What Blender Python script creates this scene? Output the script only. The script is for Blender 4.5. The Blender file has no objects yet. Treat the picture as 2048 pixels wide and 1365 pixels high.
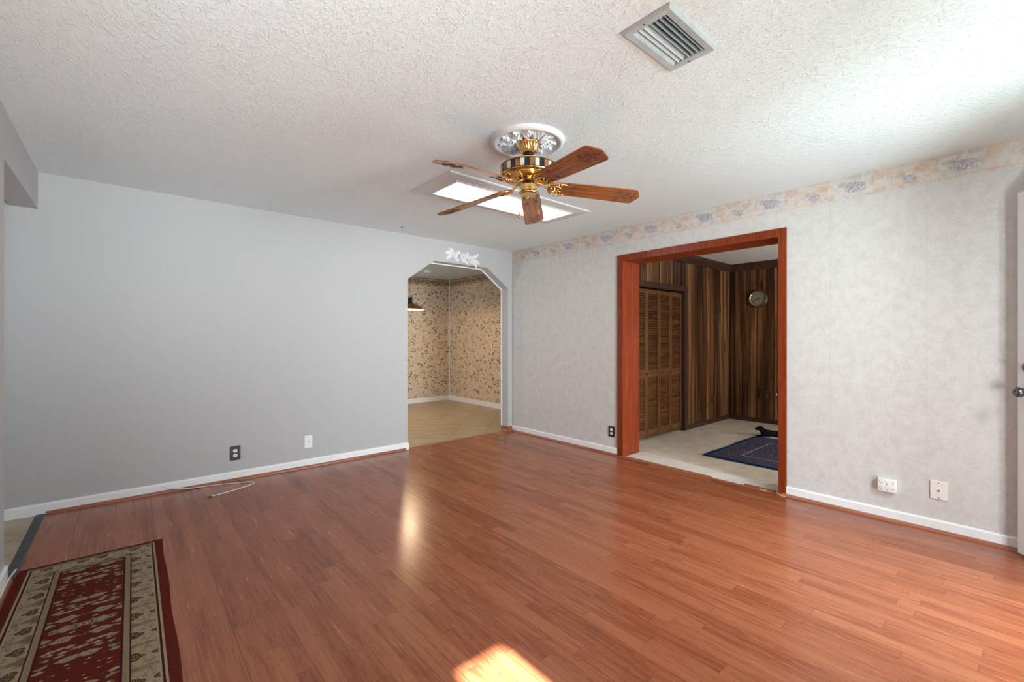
import bpy, bmesh, math, random
from mathutils import Vector, Matrix
PI = math.pi
R = math.radians
random.seed(7)
sc = bpy.context.scene
C = sc.collection

# ------------------------------------------------------------ camera, world, sun, daylight, fill lamps, exposure
CAM_H, YAW, FPX, HY = 1.25388, 49.0902, 891.58, 678.15
cam_d = bpy.data.cameras.new('camera')
cam_d.sensor_width = 36.0
cam_d.lens = FPX * 36 / 2048
cam_d.shift_y = -(682.5 - HY) / 2048
cam_d.clip_start = 0.02
cam = bpy.data.objects.new('camera', cam_d)
C.objects.link(cam)
cam.location = (0, 0, CAM_H)
cam.rotation_euler = (R(90), 0, R(YAW - 90))
sc.camera = cam
sc.view_settings.view_transform = 'Standard'
sc.view_settings.look = 'None'
sc.view_settings.gamma = 1
sc.view_settings.use_curve_mapping = False
sc.view_settings.exposure = 0.0
sc.cycles.max_bounces = 10
sc.cycles.diffuse_bounces = 6
sc.cycles.glossy_bounces = 4
sc.cycles.sample_clamp_indirect = 6
sc.cycles.caustics_reflective = False
sc.cycles.caustics_refractive = False

w = bpy.data.worlds.new('sky')
sc.world = w
w.use_nodes = True
w.node_tree.nodes['Background'].inputs[0].default_value = (0.80, 0.89, 1.0, 1)
w.node_tree.nodes['Background'].inputs[1].default_value = 3.2

sun_d = bpy.data.lights.new('sun', 'SUN')
sun_d.energy = 80
sun_d.angle = R(1.4)
sun_d.color = (1.0, 0.97, 0.93)
sun = bpy.data.objects.new('sun', sun_d)
C.objects.link(sun)
sun.rotation_euler = (R(90 - 42), 0, 0)       # shines towards +Y, 42 degrees above the horizon


def area(name, loc, target, sx, sy, power, col=(1, 1, 1), spread=180):
    d = bpy.data.lights.new(name, 'AREA')
    d.shape = 'RECTANGLE'
    d.size, d.size_y = sx, sy
    d.energy = power
    d.color = col
    d.spread = R(spread)
    o = bpy.data.objects.new(name, d)
    C.objects.link(o)
    o.location = loc
    o.rotation_euler = (Vector(target) - Vector(loc)).to_track_quat('-Z', 'Y').to_euler()
    return o


area('daylight_door', (2.80, -1.75, 0.30), (1.9, 3.0, 2.3), 1.7, 0.8, 72, (0.80, 0.94, 1.0))
area('daylight_door_sky', (2.80, -1.10, 2.15), (3.2, 0.9, 0.0), 0.9, 0.6, 95, (0.90, 0.96, 1.0))
area('front_fill', (1.75, -1.75, 0.40), (1.2, 3.0, 2.4), 0.95, 0.8, 20, (0.82, 0.95, 1.0))  # added lamp, lifts the ceiling through an unseen window
area('front_left_fill', (0.25, -1.75, 0.40), (0.2, 3.4, 2.4), 0.9, 0.8, 185, (0.82, 0.95, 1.0))  # added lamp to brighten the far left ceiling
area('far_fill', (2.2, -5.5, 0.8), (2.2, 2.5, 1.9), 5.0, 1.8, 930, (0.84, 0.955, 1.0))  # added broad fill for the deep end of the room
area('daylight_den_window', (5.75, -1.0, 1.15), (5.2, 3.0, 0.5), 1.2, 0.9, 60, (0.95, 0.98, 1.0))
area('dining_fill', (0.95, 6.3, 1.3), (5.0, 7.0, 1.6), 1.0, 1.2, 30, (0.82, 0.92, 1.0))  # added cool fill inside the dining room, no window there
area('hall_fill', (-2.1, 3.9, 1.3), (1.5, 3.6, 2.0), 0.9, 0.9, 6, (0.9, 0.96, 1.0))  # added weak fill from the hall side, no window there

# ------------------------------------------------------------ node helpers


class NG:
    def __init__(s, name):
        s.m = bpy.data.materials.new(name)
        s.m.use_nodes = True
        s.t = s.m.node_tree
        s.b = s.t.nodes['Principled BSDF']
        s.co = None

    def n(s, typ, **kw):
        x = s.t.nodes.new(typ)
        for k, v in kw.items():
            setattr(x, k, v)
        return x

    def put(s, sock, v):
        if v is None:
            return
        if hasattr(v, 'is_output') or isinstance(v, bpy.types.NodeSocket):
            s.t.links.new(v, sock)
        else:
            if sock.type == 'RGBA' and len(v) == 3:
                v = (*v, 1)
            sock.default_value = v

    def obj(s):
        if s.co is None:
            s.co = s.n('ShaderNodeTexCoord').outputs['Object']
        return s.co

    def m_(s, op, a, b=None, c=None):
        x = s.n('ShaderNodeMath', operation=op)
        s.put(x.inputs[0], a)
        s.put(x.inputs[1], b)
        s.put(x.inputs[2], c)
        return x.outputs[0]

    def xyz(s, v=None):
        x = s.n('ShaderNodeSeparateXYZ')
        s.put(x.inputs[0], v if v is not None else s.obj())
        return x.outputs

    def comb(s, a, b, c):
        x = s.n('ShaderNodeCombineXYZ')
        s.put(x.inputs[0], a), s.put(x.inputs[1], b), s.put(x.inputs[2], c)
        return x.outputs[0]

    def map(s, v=None, scale=(1, 1, 1), loc=(0, 0, 0), rot=(0, 0, 0)):
        x = s.n('ShaderNodeMapping')
        s.put(x.inputs[0], v if v is not None else s.obj())
        x.inputs['Scale'].default_value = scale
        x.inputs['Location'].default_value = loc
        x.inputs['Rotation'].default_value = rot
        return x.outputs[0]

    def noise(s, v=None, scale=5, detail=4, rough=0.55, dist=0, out=0):
        x = s.n('ShaderNodeTexNoise')
        s.put(x.inputs['Vector'], v if v is not None else s.obj())
        x.inputs['Scale'].default_value = scale
        x.inputs['Detail'].default_value = detail
        x.inputs['Roughness'].default_value = rough
        x.inputs['Distortion'].default_value = dist
        return x.outputs[out]

    def vor(s, v=None, scale=5, feature='F1', metric='EUCLIDEAN', out='Distance', rnd=1.0):
        x = s.n('ShaderNodeTexVoronoi', feature=feature)
        if feature != 'DISTANCE_TO_EDGE':
            x.distance = metric
        s.put(x.inputs['Vector'], v if v is not None else s.obj())
        x.inputs['Scale'].default_value = scale
        x.inputs['Randomness'].default_value = rnd
        return x.outputs[out]

    def white(s, v):
        x = s.n('ShaderNodeTexWhiteNoise', noise_dimensions='3D')
        s.put(x.inputs['Vector'], v)
        return x.outputs['Value']

    def ramp(s, f, stops, interp='LINEAR'):
        x = s.n('ShaderNodeValToRGB')
        s.put(x.inputs[0], f)
        cr = x.color_ramp
        cr.interpolation = interp
        while len(cr.elements) < len(stops):
            cr.elements.new(0.5)
        for e, (p, c) in zip(cr.elements, stops):
            e.position = p
            e.color = (*c, 1) if len(c) == 3 else c
        return x.outputs[0]

    def rampf(s, f, a, b, lo=0.0, hi=1.0):
        x = s.n('ShaderNodeMapRange')
        s.put(x.inputs[0], f)
        x.inputs[1].default_value = a
        x.inputs[2].default_value = b
        x.inputs[3].default_value = lo
        x.inputs[4].default_value = hi
        return x.outputs[0]

    def mix(s, f, a, b, mode='MIX'):
        x = s.n('ShaderNodeMix', data_type='RGBA', blend_type=mode)
        s.put(x.inputs[0], f)
        s.put(x.inputs[6], a)
        s.put(x.inputs[7], b)
        return x.outputs[2]

    def bump(s, h, strength=0.3, dist=0.01, normal=None):
        x = s.n('ShaderNodeBump')
        x.inputs['Strength'].default_value = strength
        x.inputs['Distance'].default_value = dist
        s.put(x.inputs['Height'], h)
        if normal is not None:
            s.put(x.inputs['Normal'], normal)
        return x.outputs[0]

    def done(s, col=None, rough=0.5, metal=0.0, normal=None, spec=None, coat=None, coat_r=0.1):
        s.put(s.b.inputs['Base Color'], col)
        s.put(s.b.inputs['Roughness'], rough)
        s.put(s.b.inputs['Metallic'], metal)
        s.put(s.b.inputs['Normal'], normal)
        if spec is not None:
            s.put(s.b.inputs['Specular IOR Level'], spec)
        if coat is not None:
            s.b.inputs['Coat Weight'].default_value = coat
            s.b.inputs['Coat Roughness'].default_value = coat_r
        return s.m


def flat(name, col, rough=0.5, metal=0.0, var=0.06, scale=30, bump=0.0, spec=None):
    g = NG(name)
    f = g.noise(scale=scale, detail=3)
    lo = tuple(max(0, c * (1 - var)) for c in col)
    hi = tuple(min(1, c * (1 + var)) for c in col)
    c = g.ramp(f, [(0.3, lo), (0.7, hi)])
    nrm = g.bump(f, bump, 0.002) if bump else None
    return g.done(c, rough, metal, nrm, spec)


def emis(name, col, strength):
    g = NG(name)
    g.b.inputs['Base Color'].default_value = (*col, 1)
    g.b.inputs['Emission Color'].default_value = (*col, 1)
    g.b.inputs['Emission Strength'].default_value = strength
    g.b.inputs['Roughness'].default_value = 0.6
    return g.m


M = {}
M['paint'] = flat('painted_wall', (0.47, 0.465, 0.462), 0.55, var=0.012, scale=90, bump=0.12, spec=0.3)
M['white'] = flat('white_trim_paint', (0.84, 0.845, 0.85), 0.4, var=0.03, scale=25, bump=0.1)
M['door_white'] = flat('door_paint', (0.72, 0.74, 0.77), 0.42, var=0.03, scale=12)
M['plaster'] = flat('plaster_white', (0.76, 0.77, 0.78), 0.45, var=0.02)
M['plastic'] = flat('white_plastic', (0.82, 0.82, 0.80), 0.35, var=0.01)
M['ivory'] = flat('ivory_plastic', (0.78, 0.77, 0.73), 0.35, var=0.01)
M['black'] = flat('black_metal', (0.012, 0.012, 0.012), 0.35, var=0.1)
M['slot'] = flat('dark_slot', (0.03, 0.028, 0.025), 0.6)
M['brown_plate'] = flat('brown_marbled_plate', (0.035, 0.02, 0.014), 0.3, var=0.6, scale=60)
M['brown_socket'] = flat('brown_socket_plastic', (0.12, 0.075, 0.05), 0.35)
M['duct'] = flat('dark_duct', (0.015, 0.015, 0.016), 0.8)
M['vent'] = flat('vent_painted_metal', (0.43, 0.47, 0.485), 0.38, var=0.08, scale=20)
M['nickel'] = flat('dark_nickel', (0.16, 0.155, 0.15), 0.28, 1.0)
M['cable'] = flat('white_cable', (0.75, 0.72, 0.68), 0.4)
M['strip'] = flat('dark_grey_rubber', (0.055, 0.062, 0.066), 0.55, var=0.45, scale=40, bump=0.3)
M['dogfur'] = flat('black_fur', (0.005, 0.0045, 0.0045), 0.9, var=0.3, scale=80, spec=0.08)
M['darkwood'] = flat('dark_stained_wood', (0.040, 0.016, 0.009), 0.4, var=0.35, scale=14)
M['chip'] = flat('splintered_wood', (0.62, 0.36, 0.22), 0.7, var=0.3, scale=60)


def brass():
    g = NG('polished_brass')
    f = g.noise(scale=18, detail=2)
    return g.done(g.ramp(f, [(0.3, (0.80, 0.50, 0.16)), (0.7, (0.92, 0.66, 0.28))]), g.rampf(f, 0.3, 0.7, 0.12, 0.2), 1.0)


M['brass'] = brass()


M['aged_brass'] = flat('aged_brass', (0.36, 0.20, 0.075), 0.32, 1.0, var=0.35, scale=12)


def ceiling_mat():
    g = NG('stomped_ceiling')
    # knock-down plaster: short ridges in streaks over a fine grain
    a = g.map(rot=(0, 0, 0.5), scale=(1.0, 0.55, 1))
    r1 = g.noise(a, scale=75, detail=5, rough=0.6, dist=0.7)
    r2 = g.noise(scale=120, detail=3, rough=0.6)
    big = g.noise(scale=5, detail=2)
    h1 = g.rampf(r1, 0.50, 0.66)
    h = g.m_('ADD', g.m_('MULTIPLY', h1, g.rampf(big, 0.3, 0.7, 0.5, 1.0)), g.m_('MULTIPLY', r2, 0.4))
    r3 = g.noise(g.map(rot=(0, 0, 0.5), scale=(1.0, 0.5, 1)), scale=34, detail=4, rough=0.65, dist=0.9)
    h = g.m_('ADD', h, g.m_('MULTIPLY', g.rampf(r3, 0.52, 0.66), 0.6))
    n = g.bump(h, 0.55, 0.006)
    c = g.ramp(r1, [(0.35, (0.77, 0.84, 0.86)), (0.6, (0.81, 0.885, 0.905))])
    return g.done(c, 0.75, 0, n, 0.2)


M['ceiling'] = ceiling_mat()
M['ceiling2'] = flat('plain_ceiling', (0.56, 0.62, 0.70), 0.8, var=0.05, scale=60, bump=0.5)
M['ceiling3'] = flat('den_ceiling', (0.55, 0.52, 0.52), 0.85, var=0.08, scale=120, bump=0.8)


def laminate():
    g = NG('cherry_laminate')
    x, y, z = g.xyz()
    W = 0.0667
    xs = g.m_('DIVIDE', g.m_('ADD', x, 10.0572), W)
    si = g.m_('FLOOR', xs)
    xb = g.m_('DIVIDE', g.m_('ADD', x, 10.0572), 3 * W)
    bi = g.m_('FLOOR', xb)
    r0 = g.white(g.comb(si, 3.1, 0.7))
    L = 0.85
    yl = g.m_('DIVIDE', g.m_('ADD', y, g.m_('MULTIPLY', r0, 5.0)), L)
    # uneven strip lengths
    yl = g.m_('ADD', yl, g.m_('MULTIPLY', g.m_('SINE', g.m_('MULTIPLY', yl, 2.1)), 0.25))
    yi = g.m_('FLOOR', yl)
    rp = g.white(g.comb(si, yi, 1.3))
    rb = g.white(g.comb(bi, g.m_('FLOOR', g.m_('DIVIDE', g.m_('ADD', y, g.m_('MULTIPLY', g.white(g.comb(bi, 1, 1)), 1.2)), 1.25)), 9))
    off = g.comb(g.m_('MULTIPLY', rp, 7.0), g.m_('MULTIPLY', rp, 19.0), 0)
    vv = g.n('ShaderNodeVectorMath', operation='ADD')
    g.put(vv.inputs[0], g.obj()), g.put(vv.inputs[1], off)
    gr = g.noise(g.map(vv.outputs[0], scale=(48, 2.6, 1)), scale=1, detail=5, rough=0.62, dist=0.9)
    fine = g.noise(g.map(vv.outputs[0], scale=(260, 9, 1)), scale=1, detail=3, rough=0.6)
    cath = g.noise(g.map(vv.outputs[0], scale=(14, 1.1, 1)), scale=1, detail=2, rough=0.5, dist=2.2)
    rings = g.m_('FRACT', g.m_('MULTIPLY', cath, 7.0))
    t = g.m_('ADD', g.m_('MULTIPLY', gr, 0.72), g.m_('MULTIPLY', fine, 0.34))
    t = g.m_('SUBTRACT', t, 0.13)
    t = g.m_('ADD', t, g.m_('MULTIPLY', g.rampf(rings, 0.0, 0.35, 0.0, 0.12), 1.0))
    t = g.m_('ADD', t, g.rampf(rp, 0, 1, -0.12, 0.10))
    c = g.ramp(t, [(0.20, (0.165, 0.042, 0.017)), (0.42, (0.275, 0.081, 0.034)), (0.56, (0.340, 0.112, 0.050)), (0.68, (0.375, 0.130, 0.060))])
    # joints
    fx = g.m_('FRACT', xb)
    ex = g.m_('MINIMUM', fx, g.m_('SUBTRACT', 1.0, fx))
    line = g.rampf(ex, 0.0035, 0.010, 0.62, 1.0)
    fs = g.m_('FRACT', xs)
    es = g.m_('MINIMUM', fs, g.m_('SUBTRACT', 1.0, fs))
    line = g.m_('MULTIPLY', line, g.rampf(es, 0.0, 0.03, 0.86, 1.0))
    fy = g.m_('FRACT', yl)
    ey = g.m_('MINIMUM', fy, g.m_('SUBTRACT', 1.0, fy))
    line = g.m_('MULTIPLY', line, g.rampf(ey, 0.001, 0.004, 0.75, 1.0))
    c = g.mix(1.0, c, line, 'MULTIPLY')
    # an old cut across the boards near the back wall
    cut = g.m_('ABSOLUTE', g.m_('SUBTRACT', y, g.m_('ADD', 3.837, g.m_('MULTIPLY', g.m_('SINE', g.m_('MULTIPLY', x, 9.0)), 0.004))))
    inx = g.m_('MULTIPLY', g.m_('GREATER_THAN', x, 0.95), g.m_('LESS_THAN', x, 1.80))
    c = g.mix(g.m_('MULTIPLY', g.rampf(cut, 0.002, 0.007, 0.6, 0.0), inx), c, (0.07, 0.02, 0.012))
    # each board leans a hair, so reflections break at the joints
    tilt = g.m_('MULTIPLY', g.m_('MULTIPLY', g.m_('SUBTRACT', rb, 0.5), fx), 0.0040)
    tb = g.n('ShaderNodeBump')
    tb.inputs['Strength'].default_value = 1.0
    tb.inputs['Distance'].default_value = 1.0
    g.put(tb.inputs['Height'], tilt)
    n2 = g.bump(fine, 0.015, 0.002, tb.outputs[0])
    rough = g.rampf(gr, 0.3, 0.7, 0.20, 0.28)
    return g.done(c, rough, 0, n2, 0.30)


M['laminate'] = laminate()


def wood(name, dark, mid, light, axis=2, rough=0.35, sc_=1.0, spec=0.5):
    """wood with the grain along one object axis"""
    g = NG(name)
    s = [34 * sc_, 34 * sc_, 34 * sc_]
    s[axis] = 2.2 * sc_
    a = g.noise(g.map(scale=tuple(s)), scale=1, detail=5, rough=0.6, dist=0.8)
    s2 = [150 * sc_] * 3
    s2[axis] = 7 * sc_
    b = g.noise(g.map(scale=tuple(s2)), scale=1, detail=2)
    t = g.m_('ADD', g.m_('MULTIPLY', a, 0.7), g.m_('MULTIPLY', b, 0.3))
    return g.done(g.ramp(t, [(0.33, dark), (0.5, mid), (0.68, light)]), rough, 0, g.bump(b, 0.05, 0.002), spec)


M['jamb_z'] = wood('orange_red_casing_vertical', (0.14, 0.019, 0.006), (0.21, 0.033, 0.008), (0.28, 0.054, 0.014), 2, 0.3, 1.0, 0.3)
M['jamb_y'] = wood('orange_red_casing_horizontal', (0.22, 0.030, 0.006), (0.34, 0.054, 0.008), (0.42, 0.085, 0.014), 1, 0.3, 1.0, 0.3)
M['blade_w'] = wood('oak_blade', (0.085, 0.025, 0.010), (0.27, 0.088, 0.028), (0.40, 0.145, 0.045), 0, 0.22, 1.6)
M['round_x'] = wood('cherry_quarter_round_long', (0.20, 0.065, 0.035), (0.31, 0.11, 0.06), (0.42, 0.17, 0.10), 0, 0.35)
M['round_y'] = wood('cherry_quarter_round_deep', (0.20, 0.065, 0.035), (0.31, 0.11, 0.06), (0.42, 0.17, 0.10), 1, 0.35)
M['louver'] = wood('walnut_louver', (0.050, 0.019, 0.006), (0.125, 0.050, 0.017), (0.20, 0.088, 0.034), 0, 0.26)
M['louver_v'] = wood('walnut_stile', (0.055, 0.021, 0.007), (0.12, 0.047, 0.016), (0.18, 0.076, 0.030), 2, 0.26)
M['oak'] = wood('teardrop_oak', (0.30, 0.11, 0.03), (0.42, 0.17, 0.05), (0.55, 0.25, 0.09), 2, 0.3)


def panelling(name, axis):
    """dark knotty panelling with uneven vertical grooves"""
    g = NG(name)
    p = g.xyz()
    u = p[axis]
    z = p[2]
    wob = g.m_('MULTIPLY', g.m_('SINE', g.m_('MULTIPLY', u, 9.3)), 0.030)
    wob = g.m_('ADD', wob, g.m_('MULTIPLY', g.m_('SINE', g.m_('MULTIPLY', u, 23.7)), 0.012))
    v = g.m_('DIVIDE', g.m_('ADD', g.m_('ADD', u, 20), wob), 0.118)
    i = g.m_('FLOOR', v)
    rnd = g.white(g.comb(i, 2.2, 5.5))
    off = g.comb(g.m_('MULTIPLY', rnd, 9.0), g.m_('MULTIPLY', rnd, 4.0), g.m_('MULTIPLY', rnd, 31.0))
    vv = g.n('ShaderNodeVectorMath', operation='ADD')
    g.put(vv.inputs[0], g.obj()), g.put(vv.inputs[1], off)
    s1 = g.noise(g.map(vv.outputs[0], scale=(16, 16, 0.5)), scale=1, detail=3, rough=0.55, dist=0.5)
    s2 = g.noise(g.map(vv.outputs[0], scale=(90, 90, 2.2)), scale=1, detail=4, rough=0.6, dist=0.8)
    kn = g.vor(g.map(vv.outputs[0], scale=(7, 7, 1.6)), scale=1)
    t = g.m_('ADD', g.m_('MULTIPLY', s1, 1.25), g.m_('MULTIPLY', s2, 0.45))
    t = g.m_('ADD', t, g.rampf(rnd, 0, 1, -0.52, -0.22))
    t = g.m_('MULTIPLY', t, g.rampf(kn, 0.07, 0.17, 0.25, 1.0))
    c = g.ramp(t, [(0.20, (0.010, 0.0035, 0.0015)), (0.42, (0.055, 0.020, 0.006)), (0.60, (0.135, 0.056, 0.019)), (0.80, (0.25, 0.125, 0.050))])
    f = g.m_('FRACT', v)
    e = g.m_('MINIMUM', f, g.m_('SUBTRACT', 1.0, f))
    gro = g.rampf(e, 0.025, 0.06)
    c = g.mix(1.0, c, g.rampf(gro, 0, 1, 0.12, 1.0), 'MULTIPLY')
    n = g.bump(g.m_('ADD', gro, g.m_('MULTIPLY', s2, 0.15)), 0.15, 0.003)
    return g.done(c, 0.36, 0, n, 0.4)


M['panel_x'] = panelling('dark_panelling_long', 0)
M['panel_y'] = panelling('dark_panelling_deep', 1)


def wallpaper_grey():
    g = NG('grey_mottled_wallpaper')
    x, y, z = g.xyz()
    a = g.noise(scale=16, detail=5, rough=0.65)
    b = g.noise(g.map(scale=(60, 60, 60)), scale=1, detail=3, rough=0.7, dist=1.2)
    t = g.m_('ADD', g.m_('MULTIPLY', a, 0.5), g.m_('MULTIPLY', b, 0.5))
    c = g.ramp(t, [(0.36, (0.555, 0.535, 0.515)), (0.5, (0.615, 0.605, 0.585)), (0.66, (0.67, 0.665, 0.65))])
    f = g.m_('FRACT', g.m_('DIVIDE', g.m_('ADD', y, 10.0 - 0.303), 0.533))
    e = g.m_('MINIMUM', f, g.m_('SUBTRACT', 1.0, f))
    c = g.mix(g.rampf(e, 0.0015, 0.005, 0.30, 0.0), c, (0.42, 0.40, 0.38))
    # scuffs and marks of long use
    st = g.rampf(g.noise(g.map(scale=(1, 1.2, 3)), scale=1.6, detail=6, rough=0.7), 0.62, 0.8, 0.0, 0.25)
    c = g.mix(st, c, (0.50, 0.49, 0.47))
    return g.done(c, 0.6, 0, g.bump(b, 0.08, 0.002), 0.3)


M['paper'] = wallpaper_grey()


def border_mat():
    g = NG('floral_wallpaper_border')
    x, y, z = g.xyz()
    zz = g.m_('SUBTRACT', z, 2.277)                       # 0 .. 0.163
    yy = g.m_('FRACT', g.m_('DIVIDE', g.m_('ADD', y, 10 - 0.36 + 0.275), 0.5505))
    lu = g.m_('MULTIPLY', g.m_('SUBTRACT', yy, 0.5), 0.5505)     # large flower at 0
    ys = g.m_('FRACT', g.m_('DIVIDE', g.m_('ADD', y, 10 - 0.055 + 0.275), 0.5505))
    su = g.m_('MULTIPLY', g.m_('SUBTRACT', ys, 0.5), 0.5505)     # small flower at 0
    nA = g.noise(scale=22, detail=5, rough=0.65, dist=1.0)
    nB = g.noise(scale=9, detail=4, rough=0.6)
    base = g.ramp(nA, [(0.36, (0.58, 0.42, 0.33)), (0.46, (0.63, 0.54, 0.48)), (0.6, (0.66, 0.61, 0.57))])
    pale = g.ramp(nA, [(0.4, (0.52, 0.51, 0.50)), (0.6, (0.66, 0.64, 0.61))])
    blk = g.rampf(g.m_('ADD', g.m_('ABSOLUTE', lu), g.m_('MULTIPLY', nB, 0.05)), 0.125, 0.135, 0.8, 0.1)
    c = g.mix(blk, base, pale)

    def ell(u, uc, zc, ru, rz):
        a = g.m_('DIVIDE', g.m_('SUBTRACT', u, uc), ru)
        b = g.m_('DIVIDE', g.m_('SUBTRACT', zz, zc), rz)
        return g.m_('SQRT', g.m_('ADD', g.m_('MULTIPLY', a, a), g.m_('MULTIPLY', b, b)))
    v = g.noise(scale=75, detail=4, rough=0.6, dist=1.5)

    def spot(c, u, uc, zc, ru, rz, lo, hi, amt):
        e = g.m_('ADD', ell(u, uc, zc, ru, rz), g.m_('MULTIPLY', v, 0.7))
        k = g.rampf(e, 1.05, 1.25, amt, 0.0)
        return g.mix(k, c, g.ramp(v, [(0.40, lo), (0.6, hi)]))
    gl, gh = (0.32, 0.34, 0.25), (0.55, 0.55, 0.46)
    pl, ph = (0.27, 0.25, 0.31), (0.61, 0.59, 0.62)
    c = spot(c, lu, 0.055, 0.105, 0.045, 0.022, gl, gh, 0.8)
    c = spot(c, lu, -0.055, 0.050, 0.025, 0.015, gl, gh, 0.5)
    c = spot(c, lu, 0.0, 0.078, 0.062, 0.046, pl, ph, 1.0)
    c = spot(c, lu, -0.05, 0.085, 0.03, 0.022, pl, ph, 0.9)
    c = spot(c, su, 0.04, 0.085, 0.03, 0.02, gl, gh, 0.7)
    c = spot(c, su, 0.0, 0.055, 0.045, 0.032, pl, ph, 0.95)
    c = spot(c, lu, -0.14, 0.12, 0.05, 0.03, (0.58, 0.40, 0.28), (0.64, 0.54, 0.46), 0.7)
    c = spot(c, su, -0.06, 0.11, 0.05, 0.03, (0.55, 0.34, 0.22), (0.64, 0.52, 0.42), 0.7)
    ln = g.m_('MULTIPLY', g.rampf(g.m_('ABSOLUTE', g.m_('SUBTRACT', zz, 0.012)), 0.001, 0.0025, 0.6, 0.0), 1.0)
    c = g.mix(ln, c, (0.60, 0.40, 0.26))
    ln2 = g.rampf(g.m_('ABSOLUTE', g.m_('SUBTRACT', zz, 0.152)), 0.002, 0.004, 0.35, 0.0)
    c = g.mix(ln2, c, (0.50, 0.37, 0.28))
    return g.done(c, 0.6, spec=0.3)


M['border'] = border_mat()


def ivy_paper():
    g = NG('ivy_wallpaper')
    x, y, z = g.xyz()
    v = g.comb(g.m_('ADD', x, y), g.m_('ADD', z, 0.0), 0)
    # sprigs: clusters on a skewed lattice with little leaves in each
    ca = g.vor(g.map(v, rot=(0, 0, 0.5), scale=(1, 1.25, 1)), scale=8.5, rnd=0.7)
    lf = g.vor(g.map(v, rot=(0, 0, -0.3), scale=(1, 1.35, 1)), scale=33, rnd=1.0)
    pick = g.vor(g.map(v, rot=(0, 0, -0.3), scale=(1, 1.35, 1)), scale=33, rnd=1.0, out='Color')
    sp = g.xyz(pick)[0]
    leaf = g.rampf(g.m_('ADD', lf, g.m_('MULTIPLY', g.noise(v, scale=62, detail=3, rough=0.7, dist=0.6), 1.1)), 0.92, 1.00, 1.0, 0.0)
    clus = g.rampf(g.m_('ADD', ca, g.m_('MULTIPLY', sp, 0.45)), 0.66, 0.70, 1.0, 0.0)
    k = g.m_('MULTIPLY', leaf, clus)
    bits = g.m_('MULTIPLY', g.rampf(g.vor(v, scale=30), 0.14, 0.2, 0.8, 0.0), 1.0)
    paper = g.ramp(g.noise(v, scale=14, detail=3), [(0.35, (0.60, 0.46, 0.33)), (0.65, (0.70, 0.56, 0.42))])
    c = g.mix(bits, paper, (0.26, 0.15, 0.09))
    c = g.mix(k, c, g.ramp(sp, [(0.2, (0.018, 0.035, 0.022)), (0.8, (0.07, 0.095, 0.065))]))
    # ivy border under the ceiling with ruled lines
    lf2 = g.vor(v, scale=62)
    nz = g.noise(v, scale=70, detail=3)
    bd = g.ramp(g.m_('ADD', lf2, g.m_('MULTIPLY', nz, 0.3)), [(0.42, (0.015, 0.026, 0.016)), (0.56, (0.075, 0.085, 0.045)), (0.72, (0.46, 0.31, 0.20))])
    inb = g.m_('MULTIPLY', g.m_('GREATER_THAN', g.m_('ADD', z, g.m_('MULTIPLY', nz, 0.012)), 2.356), g.m_('LESS_THAN', g.m_('ADD', z, g.m_('MULTIPLY', nz, 0.012)), 2.437))
    plain = g.m_('GREATER_THAN', z, 2.328)
    c = g.mix(plain, c, (0.55, 0.40, 0.26))
    c = g.mix(inb, c, bd)
    for zc, wd in ((2.330, 0.004), (2.452, 0.006)):
        ln = g.rampf(g.m_('ABSOLUTE', g.m_('SUBTRACT', z, zc)), wd * 0.7, wd, 1.0, 0.0)
        c = g.mix(ln, c, (0.03, 0.022, 0.016))
    return g.done(c, 0.6, spec=0.3)


M['ivy'] = ivy_paper()


def tile_mat():
    g = NG('beige_diagonal_tile')
    v = g.map(rot=(0, 0, R(45)), loc=(0.1, 0.06, 0))
    x, y, z = g.xyz(v)
    S = 0.42
    fx = g.m_('FRACT', g.m_('DIVIDE', g.m_('ADD', x, 20), S))
    fy = g.m_('FRACT', g.m_('DIVIDE', g.m_('ADD', y, 20), S))
    e = g.m_('MINIMUM', g.m_('MINIMUM', fx, g.m_('SUBTRACT', 1.0, fx)), g.m_('MINIMUM', fy, g.m_('SUBTRACT', 1.0, fy)))
    a = g.noise(g.map(v, scale=(3, 9, 1)), scale=1, detail=5, rough=0.6)
    c = g.ramp(a, [(0.35, (0.36, 0.27, 0.165)), (0.65, (0.50, 0.395, 0.26))])
    c = g.mix(g.rampf(e, 0.006, 0.016, 0.7, 0.0), c, (0.13, 0.09, 0.055))
    return g.done(c, 0.35, 0, g.bump(g.rampf(e, 0.004, 0.014), 0.2, 0.003))


M['tile'] = tile_mat()


def carpet_mat(name, lo, hi):
    g = NG(name)
    a = g.noise(scale=160, detail=4, rough=0.7)
    b = g.noise(scale=6, detail=4)
    c = g.ramp(g.m_('ADD', g.m_('MULTIPLY', a, 0.6), g.m_('MULTIPLY', b, 0.4)), [(0.35, lo), (0.65, hi)])
    return g.done(c, 0.95, 0, g.bump(a, 0.9, 0.008), 0.1)


M['carpet'] = carpet_mat('beige_carpet', (0.54, 0.46, 0.345), (0.84, 0.74, 0.58))
M['doorway_carpet'] = carpet_mat('pale_carpet', (0.72, 0.66, 0.56), (0.90, 0.85, 0.75))


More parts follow.
